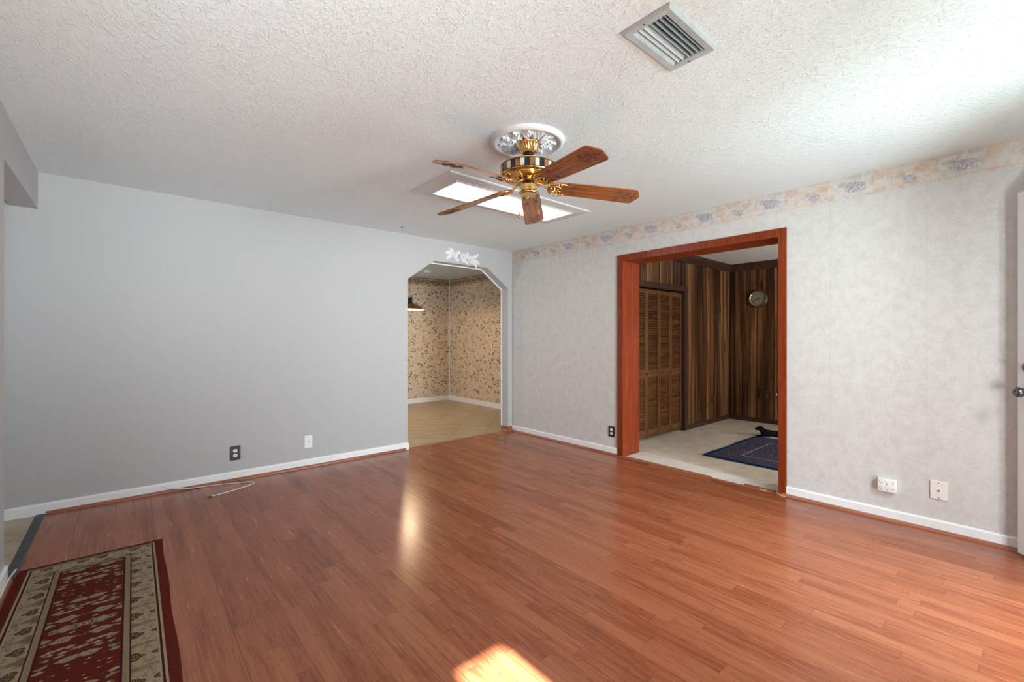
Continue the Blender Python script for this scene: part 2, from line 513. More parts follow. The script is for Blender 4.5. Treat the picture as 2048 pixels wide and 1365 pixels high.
def rug_red():
    g = NG('red_oriental_rug')
    x, y, z = g.xyz()                 # rug local: x across, y along, centre at 0
    HW, HL = 0.302, 0.78
    ax = g.m_('ABSOLUTE', x)
    d = g.m_('MINIMUM', g.m_('SUBTRACT', HW, ax), g.m_('SUBTRACT', HL, g.m_('ABSOLUTE', y)))
    wob = g.noise(scale=130, detail=2)
    d = g.m_('ADD', d, g.m_('MULTIPLY', g.m_('SUBTRACT', wob, 0.5), 0.004))
    red, dred = (0.115, 0.017, 0.008), (0.060, 0.011, 0.007)
    be, be2, ol, dk = (0.36, 0.29, 0.19), (0.27, 0.20, 0.125), (0.17, 0.135, 0.06), (0.020, 0.010, 0.010)
    # field
    ym = g.m_('PINGPONG', g.m_('ADD', y, 10.05), 0.37)
    vf = g.comb(g.m_('MULTIPLY', ax, 0.62), g.m_('MULTIPLY', ym, 1.15), 0)
    nd = g.noise(vf, scale=55, detail=3, rough=0.75)
    v1 = g.m_('ADD', g.vor(vf, scale=18.0, metric='MANHATTAN', rnd=0.9), g.m_('MULTIPLY', g.m_('SUBTRACT', nd, 0.5), 0.55))
    field = g.ramp(v1, [(0.05, dk), (0.10, be), (0.17, ol), (0.24, be), (0.36, be2), (0.44, ol), (0.48, be), (0.56, red)], 'CONSTANT')
    v2 = g.m_('ADD', g.vor(g.map(vf, loc=(0.3, 0.7, 0)), scale=26, metric='MANHATTAN'), g.m_('MULTIPLY', g.m_('SUBTRACT', nd, 0.5), 0.5))
    f2 = g.ramp(v2, [(0.0, ol), (0.14, be), (0.36, be2), (0.44, dred), (0.49, red)], 'CONSTANT')
    field = g.mix(g.m_('GREATER_THAN', v1, 0.56), field, f2)
    # band
    along = g.m_('ADD', g.m_('MULTIPLY', y, 1.0), g.m_('MULTIPLY', ax, 1.0))
    vb = g.comb(g.m_('PINGPONG', g.m_('ADD', y, 10), 0.085), g.m_('PINGPONG', g.m_('ADD', x, 10.02), 0.11), 3.0)
    v3 = g.m_('ADD', g.vor(vb, scale=19, rnd=0.9), g.m_('MULTIPLY', g.m_('SUBTRACT', nd, 0.5), 0.45))
    band = g.ramp(v3, [(0.0, be2), (0.10, dk), (0.17, ol), (0.24, (0.12, 0.03, 0.02)), (0.31, (0.05, 0.03, 0.02)), (0.35, be), (0.60, be2), (0.70, ol)], 'CONSTANT')
    # steps from the outside in
    c = field
    for lim, col in ((0.178, dred), (0.170, be2), (0.150, dred), (0.145, band), (0.062, be), (0.055, dred), (0.047, be), (0.038, red)):
        c = g.mix(g.m_('LESS_THAN', d, lim), c, col)
    pile = g.noise(scale=320, detail=2)
    c = g.mix(1.0, c, g.rampf(pile, 0.3, 0.7, 0.72, 1.12), 'MULTIPLY')
    return g.done(c, 0.95, 0, g.bump(pile, 0.8, 0.004), 0.1)


M['rug_red'] = rug_red()


def rug_blue():
    g = NG('blue_oriental_rug')
    x, y, z = g.xyz()                 # local: x 0..1.38, y 0..-1.9 from the visible corner
    dx = g.m_('MINIMUM', x, g.m_('SUBTRACT', 1.38, x))
    ny = g.m_('MULTIPLY', y, -1.0)
    d = g.m_('MINIMUM', dx, g.m_('MINIMUM', ny, g.m_('SUBTRACT', 1.9, ny)))
    nd = g.noise(scale=30, detail=3)
    v = g.m_('ADD', g.vor(scale=24, metric='MANHATTAN'), g.m_('MULTIPLY', g.m_('SUBTRACT', nd, 0.5), 0.7))
    nav = (0.008, 0.016, 0.048)
    f = g.ramp(v, [(0.0, (0.34, 0.25, 0.15)), (0.20, nav), (0.26, (0.24, 0.18, 0.14)), (0.34, (0.016, 0.030, 0.07)), (0.44, (0.075, 0.075, 0.095)), (0.52, nav), (0.62, (0.10, 0.045, 0.04)), (0.70, (0.05, 0.06, 0.10))], 'CONSTANT')
    c = f
    for lim, col in ((0.292, (0.34, 0.30, 0.27)), (0.278, f), (0.062, (0.16, 0.13, 0.10)), (0.052, nav), (0.045, (0.010, 0.035, 0.10))):
        c = g.mix(g.m_('LESS_THAN', d, lim), c, col)
    return g.done(c, 0.95, 0, g.bump(g.noise(scale=250), 0.7, 0.004), 0.1)


M['rug_blue'] = rug_blue()


def clock_face():
    g = NG('clock_face')
    a = g.noise(scale=60, detail=3)
    return g.done(g.ramp(a, [(0.3, (0.13, 0.11, 0.085)), (0.7, (0.22, 0.19, 0.15))]), 0.3)


M['clock'] = clock_face()


def glass():
    g = NG('window_glass')
    tr = g.n('ShaderNodeBsdfTransparent')
    gl = g.n('ShaderNodeBsdfGlossy')
    gl.inputs['Roughness'].default_value = 0.02
    mx = g.n('ShaderNodeMixShader')
    mx.inputs[0].default_value = 0.06
    g.t.links.new(tr.outputs[0], mx.inputs[1])
    g.t.links.new(gl.outputs[0], mx.inputs[2])
    g.t.links.new(mx.outputs[0], g.t.nodes['Material Output'].inputs[0])
    return g.m


M['glass'] = glass()
M['frame_shade'] = flat('shaded_white_frame', (0.62, 0.635, 0.64), 0.45, var=0.02)  # white frame, its shaded look put into the colour
M['lamp_panel'] = emis('lit_diffuser', (0.95, 0.98, 1.0), 5.0)
M['bulb'] = emis('lamp_bulb', (1.0, 0.78, 0.48), 90)
M['shade_in'] = flat('lamp_shade_inside', (0.9, 0.86, 0.78), 0.4)
M['ground'] = flat('dark_outside_ground', (0.045, 0.06, 0.03), 0.9, var=0.1, scale=4)  # unseen ground, kept dark so little sun bounces indoors

# ------------------------------------------------------------ mesh helpers


class MB:
    def __init__(s):
        s.v, s.f, s.mi = [], [], []

    def add(s, vs, fs, mi=0, mat=None):
        o = len(s.v)
        for p in vs:
            p = Vector(p)
            s.v.append(mat @ p if mat is not None else p)
        for f in fs:
            s.f.append([i + o for i in f])
            s.mi.append(mi)
        return s

    def box(s, a, b, mi=0, mat=None):
        x0, x1 = sorted((a[0], b[0]))
        y0, y1 = sorted((a[1], b[1]))
        z0, z1 = sorted((a[2], b[2]))
        vs = [(x0, y0, z0), (x1, y0, z0), (x1, y1, z0), (x0, y1, z0), (x0, y0, z1), (x1, y0, z1), (x1, y1, z1), (x0, y1, z1)]
        fs = [(0, 3, 2, 1), (4, 5, 6, 7), (0, 1, 5, 4), (1, 2, 6, 5), (2, 3, 7, 6), (3, 0, 4, 7)]
        return s.add(vs, fs, mi, mat)

    def bbox(s, a, b, r=0.003, mi=0, mat=None):
        """box with chamfered edges"""
        bm = bmesh.new()
        bmesh.ops.create_cube(bm, size=1)
        c = [(a[i] + b[i]) / 2 for i in range(3)]
        d = [abs(b[i] - a[i]) for i in range(3)]
        for v in bm.verts:
            v.co = Vector((c[i] + v.co[i] * d[i] for i in range(3)))
        bmesh.ops.bevel(bm, geom=bm.edges[:], offset=min(r, min(d) * 0.45), segments=2, affect='EDGES', profile=0.6)
        bm.verts.index_update()
        s.add([v.co.copy() for v in bm.verts], [[v.index for v in f.verts] for f in bm.faces], mi, mat)
        bm.free()
        return s

    def lathe(s, prof, n=48, mi=0, mat=None, cap=True, a0=0, a1=2 * PI):
        vs, fs = [], []
        full = abs(a1 - a0 - 2 * PI) < 1e-6
        m = n if full else n + 1
        for r, z in prof:
            for k in range(m):
                t = a0 + (a1 - a0) * k / n
                vs.append((r * math.cos(t), r * math.sin(t), z))
        for i in range(len(prof) - 1):
            for k in range(n):
                k2 = (k + 1) % m
                fs.append((i * m + k, i * m + k2, (i + 1) * m + k2, (i + 1) * m + k))
        if cap and full:
            for i, fl in ((0, True), (len(prof) - 1, False)):
                if prof[i][0] > 1e-5:
                    ring = [i * m + k for k in range(n)]
                    fs.append(ring[::-1] if fl else ring)
        return s.add(vs, fs, mi, mat)

    def tube(s, pts, r, n=8, mi=0, mat=None, closed=False):
        pts = [Vector(p) for p in pts]
        rr = r if isinstance(r, (list, tuple)) else [r] * len(pts)
        N = len(pts)
        vs, fs = [], []
        up = Vector((0, 0, 1))
        prev = None
        for i, p in enumerate(pts):
            if closed:
                t = pts[(i + 1) % N] - pts[i - 1]
            else:
                t = pts[min(i + 1, N - 1)] - pts[max(i - 1, 0)]
            if t.length < 1e-9:
                t = Vector((1, 0, 0))
            t.normalize()
            if prev is None:
                a = t.cross(up)
                if a.length < 1e-3:
                    a = t.cross(Vector((1, 0, 0)))
            else:
                a = prev - t * prev.dot(t)
                if a.length < 1e-6:
                    a = t.cross(up)
            a.normalize()
            prev = a
            b = t.cross(a)
            for k in range(n):
                q = 2 * PI * k / n
                vs.append(p + (a * math.cos(q) + b * math.sin(q)) * rr[i])
        for i in range(N if closed else N - 1):
            j = (i + 1) % N
            for k in range(n):
                k2 = (k + 1) % n
                fs.append((i * n + k, i * n + k2, j * n + k2, j * n + k))
        if not closed:
            fs.append([k for k in range(n)][::-1])
            fs.append([(N - 1) * n + k for k in range(n)])
        return s.add(vs, fs, mi, mat)

    def prism(s, poly, h0, h1, axis=2, mi=0, mat=None):
        """polygon in the plane normal to axis, extruded from h0 to h1"""
        def P(a, b, h):
            return {2: (a, b, h), 1: (a, h, b), 0: (h, a, b)}[axis]
        n = len(poly)
        vs = [P(a, b, h0) for a, b in poly] + [P(a, b, h1) for a, b in poly]
        fs = [list(range(n))[::-1], [n + i for i in range(n)]]
        for i in range(n):
            j = (i + 1) % n
            fs.append((i, j, n + j, n + i))
        return s.add(vs, fs, mi, mat)

    def ball(s, c, r, n=10, mi=0, mat=None, sc3=(1, 1, 1)):
        vs, fs = [], []
        for i in range(n + 1):
            t = PI * i / n
            for k in range(2 * n):
                q = PI * k / n
                vs.append((c[0] + r * sc3[0] * math.sin(t) * math.cos(q), c[1] + r * sc3[1] * math.sin(t) * math.sin(q), c[2] + r * sc3[2] * math.cos(t)))
        for i in range(n):
            for k in range(2 * n):
                k2 = (k + 1) % (2 * n)
                fs.append((i * 2 * n + k, i * 2 * n + k2, (i + 1) * 2 * n + k2, (i + 1) * 2 * n + k))
        return s.add(vs, fs, mi, mat)

    def build(s, name, mat, parent=None, smooth=None, loc=None):
        me = bpy.data.meshes.new(name)
        me.from_pydata([tuple(v) for v in s.v], [], s.f)
        bm = bmesh.new()
        bm.from_mesh(me)
        bmesh.ops.remove_doubles(bm, verts=bm.verts, dist=1e-6)
        bmesh.ops.recalc_face_normals(bm, faces=bm.faces)
        ok = len(bm.faces) == len(s.f)
        bm.to_mesh(me)
        bm.free()
        mats = mat if isinstance(mat, (list, tuple)) else [mat]
        for m in mats:
            me.materials.append(M[m])
        if len(mats) > 1 and len(me.polygons) == len(s.mi):
            for p, i in zip(me.polygons, s.mi):
                p.material_index = i
        if smooth is not None:
            for p in me.polygons:
                p.use_smooth = True
            me.set_sharp_from_angle(angle=R(smooth))
        o = bpy.data.objects.new(name, me)
        C.objects.link(o)
        if parent is not None:
            o.parent = parent
        if loc is not None:
            o.location = loc
        return o


def tag(o, label, cat, group=None):
    o['label'] = label
    o['category'] = cat
    if group:
        o['group'] = group
    return o


def thing(name, label, cat, loc=(0, 0, 0), rotz=0, group=None):
    o = bpy.data.objects.new(name, None)
    o.empty_display_size = 0.05
    C.objects.link(o)
    o.location = loc
    o.rotation_euler = (0, 0, rotz)
    return tag(o, label, cat, group)


def struct(name, mb, mat, smooth=None):
    o = mb.build(name, mat, None, smooth)
    o['kind'] = 'structure'
    return o


# ------------------------------------------------------------ the place: coordinates
XB, YA, H = 3.987, 4.604, 2.44          # right wall, back wall, ceiling
XL, XL2 = -0.471, -0.605                # left wall faces
YS = -0.58                              # front wall (behind the camera)
XB2 = 4.276                             # den side of the thick right wall
YA2 = 4.741
DX, DY = 5.05, 7.80                     # dining room corner
EX, EY = 7.19, 3.07                     # den corner
DH, EH = 2.46, 2.41                     # their ceilings

# floors
struct('floor', MB().box((-0.442, YS - 0.12, -0.05), (XB + 0.02, YA + 0.03, 0)), 'laminate')
struct('floor_dining', MB().box((0.8, YA + 0.03, -0.05), (DX + 0.1, DY + 0.1, -0.001)), 'tile')
struct('floor_hall', MB().box((-2.3, 1.2, -0.05), (-0.442, YA, -0.001)), 'tile')
den = MB().box((XB + 0.075, -1.2, -0.05), (EX + 0.1, EY + 0.7, -0.002))
struct('floor_den', den, 'carpet')
# paler carpet strip across the doorway, with a wavering edge
pale_strip = [(XB + 0.02, 1.29), (XB + 0.02, 2.79), (4.33, 2.79)]
for k in range(13):
    t = k / 12
    pale_strip.append((4.33 - 0.17 * t + 0.006 * math.sin(9 * t), 2.79 - 1.50 * t))
struct('trim_1', MB().prism([(a + (0.008 * math.sin(7 * b) if a < 4.05 else 0), b) for a, b in pale_strip], -0.02, 0.006), 'doorway_carpet')
# ceilings; the main one has a hole for the air vent
VX0, VX1, VY0, VY1 = 1.483, 1.782, 0.857, 0.993
cb = MB()
for a in (((XL2, YS - 0.12), (VX0, YA2)), ((VX1, YS - 0.12), (XB2, YA2)), ((VX0, YS - 0.12), (VX1, VY0)), ((VX0, VY1), (VX1, YA2))):
    cb.box((*a[0], H), (*a[1], H + 0.1))
struct('ceiling', cb, 'ceiling')
struct('ceiling_dining', MB().box((0.8, YA2, DH), (DX + 0.1, DY + 0.1, DH + 0.08)), 'ceiling2')
struct('ceiling_den', MB().box((XB2, -1.2, EH), (EX + 0.1, EY + 0.1, EH + 0.1)), 'ceiling3')
struct('ceiling_hall', MB().box((-2.3, 1.2, H), (XL2, YA2, H + 0.1)), 'ceiling2')

# back wall with the clipped-corner archway
AX0, AX1 = 2.417, 3.917
arch = [(AX0, 0), (AX0, 1.932), (2.768, 2.181), (3.561, 2.181), (AX1, 1.934), (AX1, 0)]
poly = [(-2.3, -0.05)] + [(AX0, -0.05)] + arch[1:5] + [(AX1, -0.05), (XB + 0.05, -0.05), (XB + 0.05, 2.6), (-2.3, 2.6)]
struct('wall_back', MB().prism(poly, YA, YA2, axis=1), 'paint')
# white bead round the far edge of the archway
bead = MB()
cxm = (AX0 + AX1) / 2
inner = [(cxm + (x - cxm) * 0.988, z * (0.994 if z > 1 else 1)) for x, z in arch]
for i in range(5):
    a, b, c, d = arch[i], arch[i + 1], inner[i + 1], inner[i]
    bead.prism([a, b, c, d], YA2 - 0.012, YA2 + 0.006, axis=1)
struct('trim_2', bead, 'white')

# right wall with the wide cased opening
OY0, OY1, OZ = 1.285, 2.822, 2.092
wb = MB()
wb.box((XB, YS - 0.12, -0.05), (XB2, OY0, 2.6))
wb.box((XB, OY1, -0.05), (XB2, YA2, 2.6))
wb.box((XB, OY0, OZ), (XB2, OY1, 2.6))
struct('wall_right', wb, 'paper')
struct('trim_3', MB().box((XB - 0.0012, YS, 2.277), (XB, YA, H)), 'border')

# left wall, its header over the hall opening
wl = MB()
wl.box((XL2, YS - 0.12, -0.05), (XL, 3.43, 2.6))
wl.box((XL2, 3.43, 2.178), (XL, YA, 2.6))
struct('wall_left', wl, 'paint')

# front wall behind the camera: door opening, unseen windows shaped for the light
fw = MB()
D0, D1 = 2.36, 3.25
SX0, SX1, SZ = 0.94, 1.157, (1.385 + 0.58 + 0.12) * math.tan(R(42))
segs = [(XL2, -0.10, None), (-0.10, 0.60, (0.7, 2.05)), (0.60, SX0, None), (SX0, SX1, (1.25, SZ)), (SX1, 1.30, None), (1.30, 2.20, (0.7, 2.05)), (2.20, D0, None), (D0, D1, (-0.05, 2.10)), (D1, XB2, None)]
for a, b, o in segs:
    if o is None:
        fw.box((a, YS - 0.12, -0.05), (b, YS, 2.6))
    else:
        if o[0] > 0:
            fw.box((a, YS - 0.12, -0.05), (b, YS, o[0]))
        fw.box((a, YS - 0.12, o[1]), (b, YS, 2.6))
struct('wall_front', fw, 'paint')
for i, (a, b, o) in enumerate([s for s in segs if s[2] and s[2][0] > 0]):
    wn = MB()
    t = 0.02 if b - a < 0.3 else 0.05
    z0, z1 = o
    y0, y1 = YS - 0.10, YS - 0.03
    if b - a < 0.3:
        t = 0.0001
        wn.box((a, y0, z0), (b, y1, z0 + 0.04))
    else:
        wn.box((a, y0, z0), (b, y1, z0 + t)), wn.box((a, y0, z1 - t), (b, y1, z1))
        wn.box((a, y0, z0), (a + t, y1, z1)), wn.box((b - t, y0, z0), (b, y1, z1))
    w_ = struct('window_%d' % (i + 1), wn, 'white')
    MB().box((a + t, YS - 0.066, z0 + t), (b - t, YS - 0.062, z1 - t)).build('pane', 'glass', w_)
# unseen roof added to block sun at the door; ground outside
struct('sun_block_roof', MB().box((1.32, -3.9, 2.45), (4.9, YS - 0.12, 2.55)), 'white')
struct('ground_outside', MB().box((-6, -9, -0.22), (9, YS - 0.12, -0.12)), 'ground')

# dining room walls
struct('wall_dining_back', MB().box((0.7, DY, -0.05), (DX + 0.1, DY + 0.1, 2.6)), 'ivy')
struct('wall_dining_right', MB().box((DX, YA2, -0.05), (DX + 0.1, DY, 2.6)), 'ivy')
struct('wall_dining_left', MB().box((0.7, YA2, -0.05), (0.8, DY, 2.6)), 'paint')
struct('wall_dining_front', MB().box((XB + 0.05, YA2 - 0.1, -0.05), (DX + 0.1, YA2, 2.6)), 'paint')
struct('trim_5', MB().box((DX - 0.014, DY - 0.014, 0.09), (DX, DY, DH)), 'ivory')
struct('baseboard_dining', MB().box((0.8, DY - 0.012, 0), (DX, DY, 0.092)).box((DX - 0.012, YA2, 0), (DX, DY, 0.092)), 'white')

# hall walls
struct('wall_hall_left', MB().box((-2.4, 1.1, -0.05), (-2.3, YA2, 2.6)), 'paint')
struct('wall_hall_front', MB().box((-2.4, 1.1, -0.05), (XL2, 1.2, 2.6)), 'paint')

# den walls
CX0, CX1, CZ = 4.62, 5.765, 1.915       # closet opening
struct('wall_den_left', MB().box((XB2, EY, -0.05), (CX0, EY + 0.1, 2.5)), 'panel_x')
struct('wall_den_left', MB().box((CX1, EY, -0.05), (EX + 0.1, EY + 0.1, 2.5)), 'panel_x')
struct('wall_den_left', MB().box((CX0, EY, CZ), (CX1, EY + 0.1, 2.5)), 'panel_x')
struct('wall_den_back', MB().box((EX, -1.2, -0.05), (EX + 0.1, EY, 2.5)), 'panel_y')
struct('wall_closet', MB().box((CX0 - 0.1, EY + 0.6, -0.05), (CX1 + 0.1, EY + 0.7, 2.5)).box((CX0 - 0.1, EY + 0.1, -0.05), (CX0 - 0.05, EY + 0.6, 2.5)).box((CX1 + 0.05, EY + 0.1, -0.05), (CX1 + 0.1, EY + 0.6, 2.5)).box((CX0 - 0.1, EY + 0.1, 2.4), (CX1 + 0.1, EY + 0.7, 2.5)), 'darkwood')
dw = MB()
for a in (((XB2, 5.1), None), ((6.4, EX + 0.1), None)):
    dw.box((a[0][0], -1.3, -0.05), (a[0][1], -1.2, 2.5))
dw.box((5.1, -1.3, -0.05), (6.4, -1.2, 0.6))
dw.box((5.1, -1.3, 1.8), (6.4, -1.2, 2.5))
struct('wall_den_front', dw, 'panel_x')
w_ = struct('window_4', MB().box((5.1, -1.29, 0.6), (6.4, -1.22, 0.65)).box((5.1, -1.29, 1.75), (6.4, -1.22, 1.8)).box((5.1, -1.29, 0.6), (5.15, -1.22, 1.8)).box((6.35, -1.29, 0.6), (6.4, -1.22, 1.8)), 'darkwood')
MB().box((5.15, -1.257, 0.65), (6.35, -1.253, 1.75)).build('pane', 'glass', w_)
struct('trim_6', MB().prism([(EY, 2.30), (EY - 0.018, 2.30), (EY - 0.055, 2.37), (EY - 0.06, EH), (EY, EH)], XB2, EX, axis=0)
       .prism([(EX, 2.30), (EX - 0.018, 2.30), (EX - 0.055, 2.37), (EX - 0.06, EH), (EX, EH)], -1.2, EY, axis=1), 'darkwood')
struct('baseboard_den', MB().box((CX1 + 0.1, EY - 0.014, 0), (EX, EY, 0.065)).box((EX - 0.014, -1.2, 0), (EX, EY, 0.065)), 'darkwood')
# closet casing
cc = MB()
cc.bbox((CX0 - 0.09, EY - 0.022, CZ - 0.012), (CX1 + 0.10, EY, CZ + 0.052), 0.004)
cc.bbox((CX1 - 0.003, EY - 0.022, 0), (CX1 + 0.085, EY, CZ - 0.012), 0.004)
cc.bbox((CX0 - 0.085, EY - 0.022, 0), (CX0 + 0.003, EY, CZ - 0.012), 0.004)
cc.box((CX1 - 0.014, EY, 0), (CX1 + 0.01, EY + 0.1, CZ))
cc.box((CX0 - 0.01, EY, CZ - 0.02), (CX1 + 0.01, EY + 0.1, CZ + 0.01))
struct('trim_7', cc, 'darkwood')

# casing and jambs of the wide opening
cs = MB()
y0o, y0i, y1i, y1o, zi, zo = 1.252, 1.309, 2.797, 2.867, 2.075, 2.143
xf = XB - 0.014
for pl in ([(y0o, 0), (y0i, 0), (y0i, zi), (y0o, zo)], [(y1i, 0), (y1o, 0), (y1o, zo), (y1i, zi)]):
    cs.prism(pl, xf, XB + 0.001, axis=0, mi=0)
cs.prism([(y0o, zo), (y0i, zi), (y1i, zi), (y1o, zo)], xf, XB + 0.001, axis=0, mi=1)
cs.box((XB + 0.001, y0i - 0.022, 0), (XB2 + 0.01, y0i - 0.004, zi + 0.004), mi=0)
cs.box((XB + 0.001, y1i + 0.004, 0), (XB2 + 0.01, y1i + 0.022, zi + 0.004), mi=0)
cs.box((XB + 0.001, y0i - 0.022, zi + 0.004), (XB2 + 0.01, y1i + 0.022, zi + 0.022), mi=1)
struct('trim_8', cs, ['jamb_z', 'jamb_y'])

# baseboards and quarter rounds of the main room
BH = 0.078


def qr(n=6, r=0.02):
    return [(0, 0)] + [(r * math.cos(PI / 2 * k / n), r * math.sin(PI / 2 * k / n)) for k in range(n + 1)]


bb = MB()
prof = [(YA, 0), (YA - 0.013, 0), (YA - 0.013, BH - 0.012), (YA - 0.008, BH), (YA, BH + 0.001)]
bb.prism(prof, -2.3, AX0 - 0.0, axis=0)
bb.prism([(AX0 - 0.02, 0), (AX0 + 0.012, 0), (AX0 + 0.013, 0.06), (AX0 + 0.006, BH), (AX0 - 0.02, BH)], YA - 0.016, YA + 0.03, axis=1)
struct('baseboard_back', bb, 'white')
q = MB()
q.prism([(YA - 0.013 - a, b) for a, b in qr()], -0.43, AX0 - 0.03, axis=0)
struct('trim_9', q, 'round_x')
bb = MB()
for a, b in ((0.0, y0o), (y1o, YA)):
    lo = YS if a == 0.0 else a
    bb.prism([(XB, 0), (XB - 0.013, 0), (XB - 0.013, BH - 0.01), (XB - 0.008, BH), (XB, BH)], lo, b, axis=1)
struct('baseboard_right', bb, 'white')
q = MB()
for a, b in ((YS, y0o + 0.03), (y1o, YA - 0.03)):
    q.prism([(XB - 0.013 - x, z) for x, z in qr()], a, b, axis=1)
struct('trim_10', q, 'round_y')
# wooden block round the foot of the archway post
q = MB()
q.bbox((AX1 - 0.012, YA - 0.016, 0), (XB - 0.001, YA2 + 0.0, 0.066), 0.004)
q.prism([(YA - 0.016 - a, b) for a, b in qr(6, 0.016)], AX1 - 0.012, XB - 0.002, axis=0)
q.prism([(AX1 - 0.012 - a, b) for a, b in qr(6, 0.014)], YA - 0.016, YA2, axis=1)
struct('trim_11', q, 'round_x')
# left wall baseboard with its rounded end, quarter round
q = MB()
q.prism([(XL, 0), (XL + 0.013, 0), (XL + 0.013, 0.075), (XL + 0.006, 0.085), (XL, 0.086)], YS, 3.43, axis=1)
q.prism([(XL2 - 0.013, 3.42), (XL2 - 0.013, 3.44), (XL2, 3.448), (XL, 3.448), (XL + 0.013, 3.44), (XL + 0.013, 3.42)], 0, 0.086, axis=2)
struct('baseboard_left', q, 'white')
q = MB()
q.prism([(XL + 0.013 + a, b) for a, b in qr(6, 0.016)], YS, 3.44, axis=1)
struct('trim_12', q, 'round_y')
# dark transition strip at the hall
struct('trim_13', MB().prism([(-0.484, 0), (-0.480, 0.004), (-0.472, 0.006), (-0.446, 0.006), (-0.438, 0.004), (-0.434, 0)], 3.45, YA - 0.012, axis=1), 'strip')
# edging between laminate and dining tile
struct('trim_14', MB().prism([(YA + 0.05, 0), (YA + 0.045, 0.004), (YA + 0.015, 0.004), (YA + 0.01, 0)], AX0, AX1 - 0.012, axis=0), 'round_x')
# threshold pieces at the den: two lengths with a gap between
th = MB()
th.prism([(XB - 0.018, 0), (XB - 0.016, 0.008), (XB + 0.012, 0.012), (XB + 0.014, 0)], 1.86, 2.84, axis=1)
th.prism([(XB + 0.014, 0), (XB + 0.012, 0.014), (XB + 0.034, 0.012), (XB + 0.036, 0)], 1.34, 1.58, axis=1)
struct('trim_15', th, 'round_y')

# ------------------------------------------------------------ entrance door leaf, swung open
u = Vector((0.761, 0.649, 0)).normalized()
nrm = Vector((-u.y, u.x, 0))
dm = MB()
Wd = 0.86
hinge = Vector((3.888, 0.033, 0)) - u * Wd
# local frame: X from hinge to free edge, Y towards the room face
dm.bbox((0, -0.040, 0.02), (Wd, 0, 2.096), 0.002)
for px0, px1 in ((0.12, 0.40), (0.46, 0.74)):
    for pz0, pz1 in ((0.22, 0.80), (1.02, 1.60), (1.68, 1.98)):
        dm.box((px0, 0, pz0), (px1, 0.0015, pz0 + 0.02)), dm.box((px0, 0, pz1 - 0.02), (px1, 0.0015, pz1))
        dm.box((px0, 0, pz0), (px0 + 0.02, 0.0015, pz1)), dm.box((px1 - 0.02, 0, pz0), (px1, 0.0015, pz1))
        dm.bbox((px0 + 0.04, -0.001, pz0 + 0.04), (px1 - 0.04, 0.005, pz1 - 0.04), 0.004)
door = struct('door_1', dm, 'door_white')
door.location = hinge
door.rotation_euler = (0, 0, math.atan2(u.y, u.x))
T = Matrix.Translation((Wd - 0.062, 0, 0.952)) @ Matrix.Rotation(-PI / 2, 4, 'X')
k = MB()
k.lathe([(0.0, 0.0), (0.033, 0.0), (0.033, 0.004), (0.028, 0.008), (0.012, 0.010), (0.011, 0.026), (0.018, 0.032), (0.027, 0.040), (0.029, 0.050), (0.025, 0.060), (0.014, 0.064), (0.010, 0.062), (0.0, 0.062)], 32, mat=T)
k.build('knob', 'nickel', door, smooth=40)
T = Matrix.Translation((Wd - 0.062, 0, 1.092)) @ Matrix.Rotation(-PI / 2, 4, 'X')
k = MB()
k.lathe([(0.0, 0.0), (0.030, 0.0), (0.030, 0.006), (0.025, 0.012), (0.016, 0.014), (0.015, 0.018), (0.0, 0.018)], 32, mat=T)
k.bbox((-0.004, -0.012, 0.016), (0.004, 0.012, 0.024), 0.001, mat=T)
k.build('deadbolt', 'nickel', door, smooth=40)

# ------------------------------------------------------------ ceiling fan
FX, FY = 1.822, 1.953
fan = thing('ceiling_fan', 'polished brass ceiling fan with five carved oak blades under the plaster medallion', 'ceiling fan', (FX, FY, H))


def L(z):
    return z - H


cp = MB()
n = 96
vs, fs = [], []
prof = [(0.073, -0.018), (0.074, -0.022), (0.070, -0.027), (0.066, -0.031), (0.059, -0.044), (0.051, -0.057), (0.042, -0.070), (0.037, -0.075), (0.030, -0.079)]
for i, (r, z) in enumerate(prof):
    for k_ in range(n):
        a = 2 * PI * k_ / n
        fl = 0.0022 * math.cos(a * 24) if 2 <= i <= 6 else 0
        vs.append(((r + fl) * math.cos(a), (r + fl) * math.sin(a), z))
for i in range(len(prof) - 1):
    for k_ in range(n):
        k2 = (k_ + 1) % n
        fs.append((i * n + k_, i * n + k2, (i + 1) * n + k2, (i + 1) * n + k_))
fs.append(list(range(n)))
cp.add(vs, fs)
cp.build('canopy', 'brass', fan, smooth=50)
MB().ball((0, 0, -0.080), 0.026, 12, sc3=(1, 1, 0.55)).lathe([(0.034, -0.0765), (0.034, -0.080), (0.02, -0.082)], 32, cap=False).build('hanger_ball', 'black', fan, smooth=60)
MB().lathe([(0.011, -0.085), (0.011, -0.140), (0.022, -0.146), (0.03, -0.152)], 24).build('downrod', 'brass', fan, smooth=40)
mh = MB()
mh.lathe([(0.0, -0.148), (0.10, -0.149), (0.150, -0.151), (0.162, -0.153), (0.168, -0.157), (0.169, -0.160), (0.166, -0.162)], 72)
mh.lathe([(0.166, -0.2105), (0.169, -0.213), (0.168, -0.217), (0.158, -0.221), (0.150, -0.2235), (0.148, -0.228), (0.110, -0.231), (0.084, -0.233), (0.078, -0.234), (0.058, -0.250), (0.054, -0.252), (0.0, -0.252)], 72)
motor = mh.build('motor_housing', 'brass', fan, smooth=35)
vn = MB()
